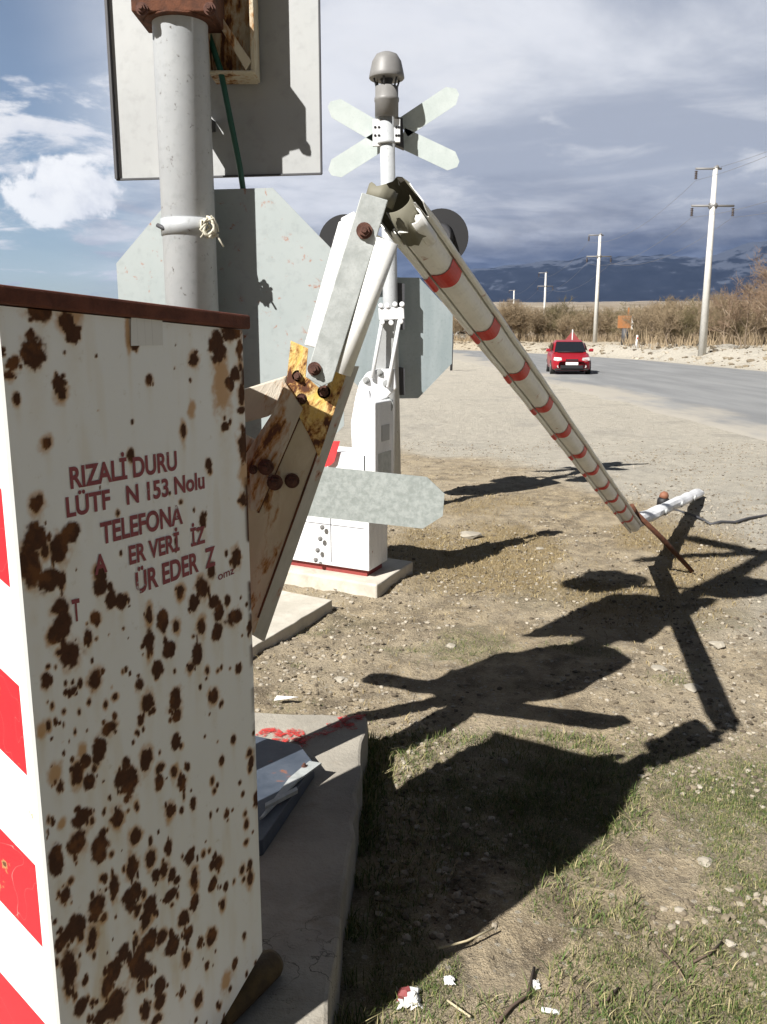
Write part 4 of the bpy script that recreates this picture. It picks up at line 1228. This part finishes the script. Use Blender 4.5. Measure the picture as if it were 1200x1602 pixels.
mb = MB(); mb.tube([(CX - 0.55, CY + 0.96, 0.93), (CX + 0.55, CY + 0.96, 0.93)], 0.018, 6); mb.build('wiper_cowl', M['black'], car)
mb = MB(); mb.box((CX, CY - 0.035, 0.475), 0.52, 0.02, 0.115); mb.build('number_plate', M['plate'], car)

car.rotation_euler = (0, 0, R(-7)); car.scale = (0.95, 0.95, 0.98)

# ------------------------------------------------------------------ utility poles
M['conc_pole'] = worn('pale concrete pole', (0.50, 0.49, 0.46), (0.60, 0.59, 0.56), 3, 0.8)
M['insul'] = flat('brown insulator', (0.05, 0.035, 0.03), 0.3)
def utility_pole(x, y, label, H=10.75):
    z0 = hz(x, y) - 0.1
    t_ = thing('utility_pole', (x, y, z0), label, 'utility pole', 'concrete utility poles beside the road')
    mb = MB(); mb.tube([(x, y, z0), (x, y, z0 + H)], [0.245, 0.13], 12); mb.build('shaft', M['conc_pole'], t_)
    mb = MB(); mb.tube([(x - 1.15, y, z0 + H + 0.0), (x + 0.35, y, z0 + H + 0.0)], 0.06, 8); mb.tube([(x - 0.1, y, z0 + H - 0.05), (x + 0.15, y, z0 + H + 0.12)], 0.12, 8)
    mb.build('crossarm', M['steel_grey'], t_); mb = MB()
    mb.tube([(x - 1.25, y, z0 + H - 2.05), (x + 1.25, y, z0 + H - 2.05)], 0.065, 8); mb.tube([(x - 0.22, y, z0 + H - 2.05), (x + 0.22, y, z0 + H - 2.05)], 0.17, 8)
    mb.build('crossarm', M['steel_grey'], t_)
    for dx, dz in ((-1.1, 0), (-1.2, -2.05), (1.2, -2.05)):
        mb = MB(); c = Vector((x + dx, y, z0 + H + dz - 0.06))
        prof_ = []
        for i in range(5): prof_ += [(0.05, -0.1 * i - 0.06), (0.11, -0.1 * i - 0.09), (0.05, -0.1 * i - 0.12)]
        mb.tube([c + Vector((0, 0, z)) for r, z in prof_], [r for r, z in prof_], 10); mb.build('insulator', M['insul'], t_)
    return [Vector((x + 0.3, y, z0 + H + 0.1)), Vector((x - 1.1, y, z0 + H - 0.65)), Vector((x - 1.2, y, z0 + H - 2.7)), Vector((x + 1.2, y, z0 + H - 2.7))]
def px_at(px, y): return (px - 600) / (F_PX * cp) * y * 1.0
pl_pos = [(px_at(1094, 53) * 0.972, 53, 'nearest and tallest concrete utility pole behind the rubble bank'),
          (px_at(926, 90) * 0.975, 90, 'concrete utility pole standing behind the red car'),
          (px_at(844, 142) * 0.985, 142, 'concrete utility pole between the red car and the striped boom'),
          (px_at(797, 199) * 0.985, 199, 'smallest and farthest concrete utility pole, close beside the striped boom')]
ends = [utility_pole(*p) for p in pl_pos]
# the line runs on past the camera to a pole outside the frame
ends = [[e + Vector((-2.4, -43, 0.2)) for e in ends[0]]] + ends
for i in range(len(ends) - 1):
    for k in range(1 if i else 0, 4):
        a, b = ends[i][k], ends[i + 1][k]
        mb = MB(); mb.tube([a.lerp(b, q / 14) - Vector((0, 0, 1.1 * 4 * (q / 14) * (1 - q / 14))) for q in range(15)], 0.009, 5)
        o = mb.build('power_line', M['steel_grey'], loc=a)
        tag(o, 'thin power line strung between the concrete poles' if i else 'thin power line rising from the nearest pole out of view', 'power line', 'power lines' if i else 'power lines leaving the nearest pole')

# ------------------------------------------------------------------ roadside odds and ends
bx, by = px_at(968, 76) * 0.985, 76.0
bz = hz(bx, by)
sgn_ = thing('direction_sign', (bx, by, bz), 'faded orange roadside board on a dark post among the bare trees', 'road sign')
mb = MB(); mb.tube([(bx, by, bz - 0.1), (bx, by, bz + 1.3)], 0.30, 8); mb.build('post', M['dark'], sgn_)
mb = MB(); mb.box((bx - 0.1, by, bz + 1.85), 1.15, 0.06, 1.05); mb.box((bx + 0.2, by, bz + 2.75), 0.12, 0.08, 0.6)
mb.build('board', flat('faded orange board', (0.33, 0.14, 0.05), 0.8), sgn_)
mb = MB(); mb.box((bx + 0.55, by - 0.05, bz + 1.8), 0.14, 0.05, 1.15); mb.build('white_edge', M['plate'], sgn_)
for px, yy, lb in ((986, 66, 'white marker post leaning on the road bank right of the orange board'), (868, 74, 'pale stub post on the bank just left of the red car')):
    x = px_at(px, yy) * 0.985; z = hz(x, yy)
    p = thing('marker_post', (x, yy, z), lb, 'marker post')
    mb = MB(); mb.tube([(x, yy, z - 0.1), (x + 0.05, yy, z + 0.95)], [0.085, 0.07], 8); mb.build('post', M['white_clean'], p)
    mb = MB(); mb.box((x + 0.042, yy - 0.06, z + 0.72), 0.1, 0.03, 0.14); mb.build('reflector', M['red_paint'], p)
rx, ry = px_at(888, 82) * 0.985, 82.0
rz = hz(rx, ry)
rs = thing('warning_sign', (rx, ry, rz), 'red triangular warning sign on a white post right behind the red car', 'road sign')
mb = MB(); mb.tube([(rx, ry, rz - 0.1), (rx, ry, rz + 1.5)], 0.05, 8); mb.build('post', M['white_clean'], rs)
mb = MB(); mb.prism([Vector((rx - 0.8, ry, rz + 0.40)), Vector((rx + 0.8, ry, rz + 0.40)), Vector((rx, ry, rz + 1.35))], (0, 0.03, 0)); mb.build('triangle_plate', flat('sun faded red', (0.26, 0.05, 0.05), 0.7), rs)
dx_, dy_ = px_at(704, 40) * 0.985, 40.0
dz_ = hz(dx_, dy_)
dp = thing('old_post', (dx_, dy_, dz_), 'slim dark post at the road edge beside the far octagonal sign', 'post')
mb = MB(); mb.tube([(dx_, dy_, dz_ - 0.1), (dx_ + 0.02, dy_, dz_ + 1.75)], 0.06, 8); mb.build('post', M['dark'], dp)
mb = MB(); mb.box((dx_, dy_ - 0.05, dz_ + 1.35), 0.16, 0.06, 0.5); mb.box((dx_ - 0.2, dy_, dz_ + 0.75), 0.22, 0.06, 0.22); mb.build('plate', M['dark'], dp)
def far_car(x, y, label, cm):
    z = hz(x, y)
    c = thing('far_car', (x, y, z), label, 'car')
    mb = MB(); mb.prism([Vector((x + a, y, z + b)) for a, b in ((-2, 0.25), (-2, 0.75), (-1.3, 0.9), (-0.7, 1.4), (0.9, 1.42), (1.5, 0.95), (2.0, 0.85), (2.05, 0.25))], (0, 1.6, 0)); mb.build('body', cm, c, bevel=0.1)
    mb = MB(); mb.prism([Vector((x + a, y - 0.01, z + b)) for a, b in ((-1.1, 0.95), (-0.65, 1.32), (0.82, 1.34), (1.25, 0.97))], (0, 0.02, 0)); mb.build('side_window', M['glass'], c)
    for a in (-1.25, 1.25):
        mb = MB(); mb.tube([(x + a, y - 0.03, z + 0.3), (x + a, y + 0.2, z + 0.3)], 0.3, 16); mb.build('wheel', M['tyre'], c)
far_car(px_at(724, 118) * 0.985, 118, 'tiny white car far away, half behind the striped boom', M['plate'])

# ------------------------------------------------------------------ bare trees and thicket
m_, t = mat('bare bark'); M['bark'] = m_
t.put('Base Color', t.mix(t.noise(t.oc, 6, 5), (0.17, 0.125, 0.085), (0.30, 0.235, 0.17))); t.put('Roughness', 0.9)
def twig_mat(n_, a, b):
    m_, t = mat(n_); t.put('Base Color', t.mix(t.noise(t.oc, 1.3, 4), a, b)); t.put('Roughness', 0.9); return m_
M['twig_tan'] = twig_mat('tan twigs', (0.21, 0.155, 0.092), (0.33, 0.255, 0.165))
M['twig_red'] = twig_mat('reddish twigs', (0.18, 0.118, 0.076), (0.29, 0.205, 0.14))
M['twig_green'] = twig_mat('olive twigs', (0.11, 0.095, 0.045), (0.21, 0.17, 0.09))


def make_tree(seed, H, spread, stems, mt, label, group):
    rnd = random.Random(seed)
    trunk, crown = MB(), MB()
    def grow(p, d, L, r, lev):
        n = 4 if lev < 2 else 3
        pts = [p]; rads = [r]
        q = p
        for i in range(n):
            d = (d + Vector((rnd.uniform(-1, 1), rnd.uniform(-1, 1), rnd.uniform(-.4, 1) * 0.55)) * 0.20).normalized()
            q = q + d * L / n; pts.append(q); rads.append(r * (1 - 0.62 * (i + 1) / n))
        (trunk if lev < 2 else crown).tube(pts, rads, 6 if lev < 2 else 3, caps=False)
        if lev >= 4: return
        kids = (7, 6, 5, 4)[lev]
        for k in range(kids):
            f = rnd.uniform(0.25, 1.0); j = min(n - 1, int(f * n)); q = pts[j].lerp(pts[j + 1], f * n - j)
            ax = d.orthogonal(); ax.rotate(Quaternion(d, rnd.uniform(0, 6.28)))
            nd = (d + ax * rnd.uniform(0.4, 1.05) * spread).normalized(); nd.z = nd.z * 0.8 + 0.15
            grow(q, nd.normalized(), L * rnd.uniform(0.42, 0.70), max(0.009, r * 0.48), lev + 1)
    for s in range(stems):
        a = rnd.uniform(0, 6.28); l = 0.12 + 0.16 * (stems > 1)
        grow(Vector((0.18 * math.cos(a) * (stems > 1), 0.18 * math.sin(a) * (stems > 1), -0.1)), Vector((l * math.cos(a), l * math.sin(a), 1)).normalized(), H * rnd.uniform(0.50, 0.62), 0.017 * H / (1 + 0.35 * (stems > 1)), 0)
    o = thing('bare_tree', (0, 0, 0), label, 'tree', group)
    trunk.build('trunk', M['bark'], o); crown.build('crown', mt, o)
    return o


TG = 'bare trees and shrubs along the far side of the road'
protos = [make_tree(1, 5.6, 0.85, 1, M['twig_tan'], 'tall bare tan tree with a spreading crown beyond the rubble bank', TG),
          make_tree(2, 5.2, 1.0, 2, M['twig_red'], 'reddish brown leafless tree at the right beyond the rubble bank', TG),
          make_tree(3, 3.6, 1.0, 4, M['twig_tan'], 'low tan leafless shrub in the thicket beyond the road', TG),
          make_tree(4, 3.9, 0.8, 4, M['twig_green'], 'low olive brown shrub in the thicket beyond the road', TG)]
used = [False] * 4
rt = random.Random(21)
def plant(k, x, y, s):
    o = protos[k] if not used[k] else copy_tree(protos[k])
    used[k] = True
    o.location = (x, y, hz(x, y) - 0.05); o.rotation_euler = (0, 0, rt.uniform(0, 6.28)); o.scale = (s * rt.uniform(0.9, 1.15), s * rt.uniform(0.9, 1.15), s)
for px, y, k, s in ((1185, 55, 1, 1.2), (1225, 52, 1, 1.15), (1152, 60, 1, 0.95), (1120, 66, 0, 0.78), (1072, 74, 0, 0.74), (1040, 78, 0, 0.66), (1010, 84, 0, 0.62), (1200, 66, 0, 1.05), (1135, 72, 1, 0.85), (1172, 78, 1, 1.1),
                    (1095, 82, 0, 0.9), (1250, 58, 1, 1.2), (1060, 92, 0, 0.82)):
    plant(k, px_at(px, y) * 0.985, y, s)
for i in range(110):
    px = 690 + (1240 - 690) * (i + rt.uniform(-0.5, 0.5)) / 109
    y = rt.uniform(100, 165) if px < 980 else rt.uniform(66, 120)
    x = px_at(px, y) * 0.985
    if x < road_right(y) + 2.2: y += 40; x = px_at(px, y) * 0.985
    plant(rt.choice((2, 2, 2, 3)), x, y, rt.uniform(0.95, 1.45) * (1.0 if px < 980 else 0.9))
# dead reeds and brush between the shrubs: one uncounted mass
mb = MB(); rb2 = np.random.default_rng(4)
cnt = 0
vv, ff = [], []
for i in range(15000):
    px = rb2.uniform(690, 1260); y = rb2.uniform(62, 180) if px > 960 else rb2.uniform(100, 190)
    x = (px - 600) / (F_PX * cp) * y
    if x < road_right(y) + 2.6: continue
    z = None; vv.append((x, y)); 
xy = np.array(vv); zz_ = height(xy[:, 0], xy[:, 1])
hh_ = rb2.uniform(0.2, 0.8, len(xy)) * (0.4 + 1.5 * fbm(xy[:, 0] / 5, xy[:, 1] / 5, 3)); aa_ = rb2.uniform(0, math.pi, len(xy)); ln_ = rb2.normal(0, 0.38, (len(xy), 2))
wd_ = rb2.uniform(0.018, 0.05, len(xy))
V3 = np.zeros((len(xy), 3, 3))
V3[:, 0] = np.stack([xy[:, 0] - np.cos(aa_) * wd_, xy[:, 1] - np.sin(aa_) * wd_, zz_ - 0.03], -1)
V3[:, 1] = np.stack([xy[:, 0] + np.cos(aa_) * wd_, xy[:, 1] + np.sin(aa_) * wd_, zz_ - 0.03], -1)
V3[:, 2] = np.stack([xy[:, 0] + ln_[:, 0] * hh_, xy[:, 1] + ln_[:, 1] * hh_, zz_ + hh_ * 1.5], -1)
mb.v = V3.reshape(-1, 3).tolist(); mb.f = np.arange(len(xy) * 3).reshape(-1, 3).tolist(); mb.m = [0] * len(mb.f); mb.s = [False] * len(mb.f)
o = mb.build('dry_reeds', M['twig_tan']); tag(o, 'dry tan reeds and brush filling the thicket beyond the road', 'reeds', kind='stuff')

# ------------------------------------------------------------------ rubble, stones, litter, grass
M['stone'] = twig_mat('pale stone', (0.24, 0.21, 0.165), (0.40, 0.365, 0.30))
M['paper'] = flat('white litter', (0.72, 0.71, 0.69), 0.7)
def ico_stone(seed, r, sq=0.6):
    bm = bmesh.new(); bmesh.ops.create_icosphere(bm, subdivisions=2, radius=1.0)
    off = Vector((seed * 3.1, seed * 1.7, 0))
    vs = []
    for v in bm.verts:
        k = 1 + 0.42 * mnoise.noise(v.co * 1.1 + off) + 0.14 * mnoise.noise(v.co * 3 + off)
        vs.append(Vector((v.co.x * k, v.co.y * k, v.co.z * k * sq)) * r)
    fs = [tuple(v.index for v in f.verts) for f in bm.faces]
    bm.free(); return vs, fs
base_stones = [ico_stone(s, 1.0, rt.uniform(0.5, 0.8)) for s in range(8)]
rs_ = np.random.default_rng(11)
# individual stones you can point at
STN = [(735, 838, 0.075, 'pale flat stone in the shadow of the white machine'), (1122, 1012, 0.035, 'pale stone lying on the gravel right of the sign shadow'),
       (705, 1010, 0.028, 'yellowish stone among the weeds left of the sign shadow'), (534, 1068, 0.032, 'rounded tan stone behind the red scrawled plinth'),
       (1030, 1050, 0.035, 'pale stone by the shadow of the broken arm'), (1102, 1348, 0.022, 'white pebble in the sparse grass at lower right'),
       (845, 860, 0.03, 'small stone in the dry turf beyond the arrow plate'), (620, 905, 0.03, 'stone at the corner of the sunlit plinth'), (525, 918, 0.05, 'broken stone at the corner of the loose slab'),
       (1085, 1080, 0.04, 'grey stone at the elbow of the broken arm shadow')]
for px, py, r_, lb in STN:
    p = at_z(px, py, 0.0); p.z = hz(p.x, p.y)
    vs, fs = base_stones[rt.randrange(8)]
    mb = MB(); mb.add([Vector((v.x * 1.15 + 0.25 * mnoise.noise(v * 2.3 + Vector((px, 0, 0))), v.y + 0.25 * mnoise.noise(v * 2.1 + Vector((0, py, 0))), v.z * 0.62 + 0.18 * mnoise.noise(v * 2.9))) * r_ + p + Vector((0, 0, r_ * 0.12)) for v in vs], fs, 0, False)
    o = mb.build('stone', M['stone'], loc=p); o.rotation_euler = (0, 0, rt.uniform(0, 6)); tag(o, lb, 'stone', 'loose stones on the dirt')
for px, py, r_, lb in ((640, 1572, 0.036, 'crumpled white wrapper with a red patch at the bottom edge of the dark shadow'), (703, 1545, 0.016, 'crumpled white paper scrap beside the wrapper'), (837, 1543, 0.017, 'white paper scrap in the grass at the bottom'),
                       (862, 1586, 0.014, 'white cigarette butt lying at the very bottom'), (447, 1104, 0.035, 'torn white paper strip behind the scrawled plinth')):
    p = at_z(px, py, 0.0); p.z = hz(p.x, p.y)
    vs, fs = ico_stone(px, 1.0, 0.55)
    mb = MB()
    if 'butt' in lb:
        mb.tube([p + Vector((-0.022, 0.006, 0.008)), p + Vector((0.0, 0, 0.009)), p + Vector((0.02, -0.005, 0.008))], 0.006, 10)
    elif 'strip' in lb:
        mb.prism([p + Vector(q) for q in ((-0.05, -0.012, 0.02), (0.03, -0.008, 0.03), (0.055, 0.012, 0.025), (-0.04, 0.015, 0.03))], (0, 0, 0.003))
    else:
        rl = random.Random(px); G = 9; gv = []
        for a in range(G):
            for b in range(G):
                u, v = a / (G - 1) * 2 - 1, b / (G - 1) * 2 - 1; k = max(abs(u), abs(v))
                gv.append(p + Vector(((u + rl.uniform(-.16, .16)) * (1 - 0.25 * k * k), (v + rl.uniform(-.16, .16)) * (1 - 0.2 * k), 0.55 * (1 - k * k) + rl.uniform(0.02, 0.32))) * r_ * 1.05)
        mb.add(gv, [(a * G + b, (a + 1) * G + b, (a + 1) * G + b + 1, a * G + b + 1) for a in range(G - 1) for b in range(G - 1)])
    o = mb.build('litter_scrap', M['paper'], loc=p, solid=0 if 'butt' in lb or 'strip' in lb else 0.0015); tag(o, lb, 'litter')
    if 'wrapper' in lb and 'red' in lb:
        mb = MB(); mb.add([gv[a * G + b] + Vector((0, 0, 0.002)) for a in range(5) for b in range(2, 8)], [(a * 6 + b, (a + 1) * 6 + b, (a + 1) * 6 + b + 1, a * 6 + b + 1) for a in range(4) for b in range(5)])
        mb.build('red_print', flat('dull red print', (0.22, 0.05, 0.05), 0.7), o)
# one pale stick and some twigs
M['straw'] = flat('bleached straw', (0.50, 0.43, 0.28), 0.8)
M['twig'] = flat('dark twig', (0.10, 0.07, 0.05), 0.9)
def stick(pxs, z, r_, mt, label, nm='twig'):
    pts = [at_z(px, py, z) for px, py in pxs]; pts = [Vector((p.x, p.y, hz(p.x, p.y) + z)) for p in pts]
    mb = MB(); mb.tube(pts, r_, 6); o = mb.build(nm, mt, loc=pts[0]); tag(o, label, 'twig')
stick([(686, 1489), (730, 1472), (773, 1452)], 0.03, 0.003, M['straw'], 'pale straw stalk crossing the edge of the big shadow')
stick([(700, 1570), (736, 1598)], 0.015, 0.003, M['straw'], 'short pale stalk beside the crumpled paper scrap')
stick([(779, 1602), (800, 1578), (825, 1560), (836, 1512)], 0.012, 0.004, M['twig'], 'dark forked twig lying left of the white paper scrap')
stick([(1036, 1478), (1056, 1500), (1068, 1526)], 0.012, 0.004, M['twig'], 'dark curved twig in the grass at lower right')
stick([(930, 1570), (950, 1560), (968, 1541)], 0.012, 0.003, M['twig'], 'thin dark twig at the bottom right of the butt')
stick([(1085, 1500), (1110, 1490), (1130, 1470)], 0.012, 0.003, M['twig'], 'thin twig beside the green tuft at the right edge')
# loose pebbles: one uncounted mass
def scatter(n, sampler, rlo, rhi, name, label, cat, mt, power=2.5):
    pts = sampler(n); k = rs_.integers(0, 8, len(pts)); r_ = rlo + (rhi - rlo) * rs_.random(len(pts)) ** power; zz = height(pts[:, 0], pts[:, 1]); an = rs_.uniform(0, 6.28, len(pts))
    low = []
    for s in range(8):
        bm = bmesh.new(); bmesh.ops.create_icosphere(bm, subdivisions=1, radius=1.0); off = Vector((s * 2.3, s, 0))
        co = np.array([(v.co * (1 + 0.5 * mnoise.noise(v.co * 1.2 + off)))[:] for v in bm.verts]); co[:, 2] *= 0.6
        low.append((co, np.array([[v.index for v in f.verts] for f in bm.faces]))); bm.free()
    VV, FF = [], []; b = 0
    for i in range(len(pts)):
        co, fc = low[k[i]]; c_, s_ = math.cos(an[i]), math.sin(an[i])
        q = np.stack([co[:, 0] * c_ - co[:, 1] * s_, co[:, 0] * s_ + co[:, 1] * c_, co[:, 2]], -1) * r_[i] + np.array([pts[i, 0], pts[i, 1], zz[i] + r_[i] * 0.15])
        VV.append(q); FF.append(fc + b); b += len(co)
    mb = MB(); mb.v = np.concatenate(VV).tolist(); mb.f = np.concatenate(FF).tolist(); mb.m = [0] * len(mb.f); mb.s = [False] * len(mb.f)
    o = mb.build(name, mt); tag(o, label, cat, kind='stuff'); return o
def samp_near(n):
    y = 1.2 + 12 * rs_.random(n) ** 1.6; x = rs_.uniform(-0.30, 0.60, n) * (y + 0.5)
    ok = ~((x < -0.02) & (y < 3.2)) & (fbm(x * 1.6 + 5, y * 1.6, 4) > 0.40 + 0.10 * rs_.random(n))
    return np.stack([x, y], -1)[ok]
m_, t = mat('mixed pebbles'); M['pebble'] = m_
isl = t.n('ShaderNodeNewGeometry').outputs['Random Per Island']
cr_ = t.n('ShaderNodeValToRGB', {0: isl}); e_ = cr_.color_ramp.elements
e_[0].color = (0.08, 0.062, 0.042, 1); e_[1].color = (0.40, 0.36, 0.295, 1); x_ = e_.new(0.55); x_.color = (0.22, 0.18, 0.125, 1)
t.put('Base Color', cr_.outputs[0]); t.put('Roughness', 0.95)
scatter(62000, samp_near, 0.0018, 0.016, 'gravel', 'loose pebbles and crumbs of earth over the dirt', 'gravel', M['pebble'], 3.2)
def samp_bank(n):
    y = rs_.uniform(22, 110, n); x = road_right(y) + rs_.uniform(0.3, 6, n)
    return np.stack([x, y], -1)
scatter(2200, samp_bank, 0.03, 0.22, 'rubble', 'pale rubble strewn along the bank beyond the road', 'rubble', M['pebble'], 4)
# grass blades
def blades(n, sampler, hlo, hhi, wid, name, label, mt, lean=0.6):
    pts = sampler(n); zz = height(pts[:, 0], pts[:, 1]); m = len(pts)
    h = rs_.uniform(hlo, hhi, m); a = rs_.uniform(0, 6.28, m); la = rs_.uniform(0, 6.28, m); l = np.abs(rs_.normal(0, lean, m)) * h; w_ = wid * rs_.uniform(0.6, 1.4, m)
    V = np.zeros((m, 5, 3)); ca, sa = np.cos(a) * w_, np.sin(a) * w_; dx, dy = np.cos(la) * l, np.sin(la) * l
    V[:, 0] = np.stack([pts[:, 0] - ca, pts[:, 1] - sa, zz - 0.004], -1); V[:, 1] = np.stack([pts[:, 0] + ca, pts[:, 1] + sa, zz - 0.004], -1)
    V[:, 2] = np.stack([pts[:, 0] + ca * .8 + dx * .4, pts[:, 1] + sa * .8 + dy * .4, zz + h * 0.6], -1); V[:, 3] = np.stack([pts[:, 0] - ca * .8 + dx * .4, pts[:, 1] - sa * .8 + dy * .4, zz + h * 0.6], -1)
    V[:, 4] = np.stack([pts[:, 0] + dx, pts[:, 1] + dy, zz + h * 0.95], -1)
    b = np.arange(m)[:, None] * 5
    F = np.concatenate([b + np.array([[0, 1, 2, 3]])], 0).tolist() + (b + np.array([[3, 2, 4]])).tolist()
    mb = MB(); mb.v = V.reshape(-1, 3).tolist(); mb.f = F; mb.m = [0] * len(F); mb.s = [False] * len(F)
    o = mb.build(name, mt); tag(o, label, 'grass', kind='stuff'); return o
def grass_mat(n_, cols):
    m_, t = mat(n_); isl = t.n('ShaderNodeNewGeometry').outputs['Random Per Island']
    cr_ = t.n('ShaderNodeValToRGB', {0: isl}); e_ = cr_.color_ramp.elements
    e_[0].color = (*cols[0], 1); e_[1].color = (*cols[-1], 1)
    for i, c in enumerate(cols[1:-1]): q = e_.new((i + 1) / (len(cols) - 1)); q.color = (*c, 1)
    t.put('Base Color', cr_.outputs[0]); t.put('Roughness', 0.8); return m_
M['grass_green'] = grass_mat('short grass', [(0.040, 0.072, 0.014), (0.080, 0.125, 0.026), (0.11, 0.145, 0.035), (0.22, 0.20, 0.080), (0.38, 0.32, 0.18)])
M['grass_dry'] = grass_mat('dead grass', [(0.11, 0.075, 0.03), (0.24, 0.18, 0.08), (0.38, 0.30, 0.155)])
def samp_green(n):
    y = 1.15 + 3.4 * rs_.random(n) ** 1.3; x = rs_.uniform(-0.15, 0.60, n) * (y + 0.4)
    g = green_mask(x, y) * (0.35 + 0.9 * smooth(fbm(x * 9, y * 9, 4), 0.38, 0.60)); ok = ~((x < -0.03) & (y < 3.2)) & (rs_.random(n) < g)
    return np.stack([x, y], -1)[ok]
blades(300000, samp_green, 0.004, 0.017, 0.0010, 'grass', 'short green grass thinning out over the foreground dirt', M['grass_green'], 0.9)
def samp_shade(n):
    y = rs_.uniform(1.2, 3.3, n); x = rs_.uniform(-0.05, 0.9, n)
    ok = (x < 0.9) & (fbm(x * 3, y * 3, 3) > 0.42)
    return np.stack([x, y], -1)[ok]
blades(16000, samp_shade, 0.010, 0.040, 0.0013, 'grass', 'longer matted grass inside the big cabinet shadow', M['grass_green'], 1.1)
def samp_edge(n):
    y = rs_.uniform(1.2, 3.2, n); x = -0.165 + 0.032 * y + np.abs(rs_.normal(0, 0.035, n)); ok = fbm(x * 2, y * 5, 3) > 0.42
    return np.stack([x, y], -1)[ok]
blades(2600, samp_edge, 0.02, 0.075, 0.0014, 'grass', 'taller weeds along the foot of the plinth', M['grass_green'], 0.7)
def samp_dry(n):
    y = rs_.uniform(3.0, 9.8, n); x = rs_.uniform(-0.4, 0.5, n) * y
    ok = rs_.random(n) < 0.85 * dry_mask(x, y) + 0.10 * (fbm(x * 2, y * 2, 3) > 0.55)
    return np.stack([x, y], -1)[ok]
blades(70000, samp_dry, 0.008, 0.032, 0.0022, 'dry_grass', 'dead yellow turf between the machine and the broken boom', M['grass_dry'], 1.0)

# ------------------------------------------------------------------ the air
mb = MB(); mb.box((0, 7000, 612), 34000, 21000, 1230)
m_ = bpy.data.materials.new('air'); m_.use_nodes = True; t = NT(m_.node_tree)
pv = t.n('ShaderNodeVolumePrincipled', {'Color': (0.42, 0.60, 1.0, 1), 'Density': 0.000024, 'Anisotropy': 0.2})
t.n('ShaderNodeOutputMaterial', {'Volume': pv.outputs[0]})
hz_o = mb.build('haze', m_); tag(hz_o, 'faint blue haze over the plain', 'haze', kind='stuff')
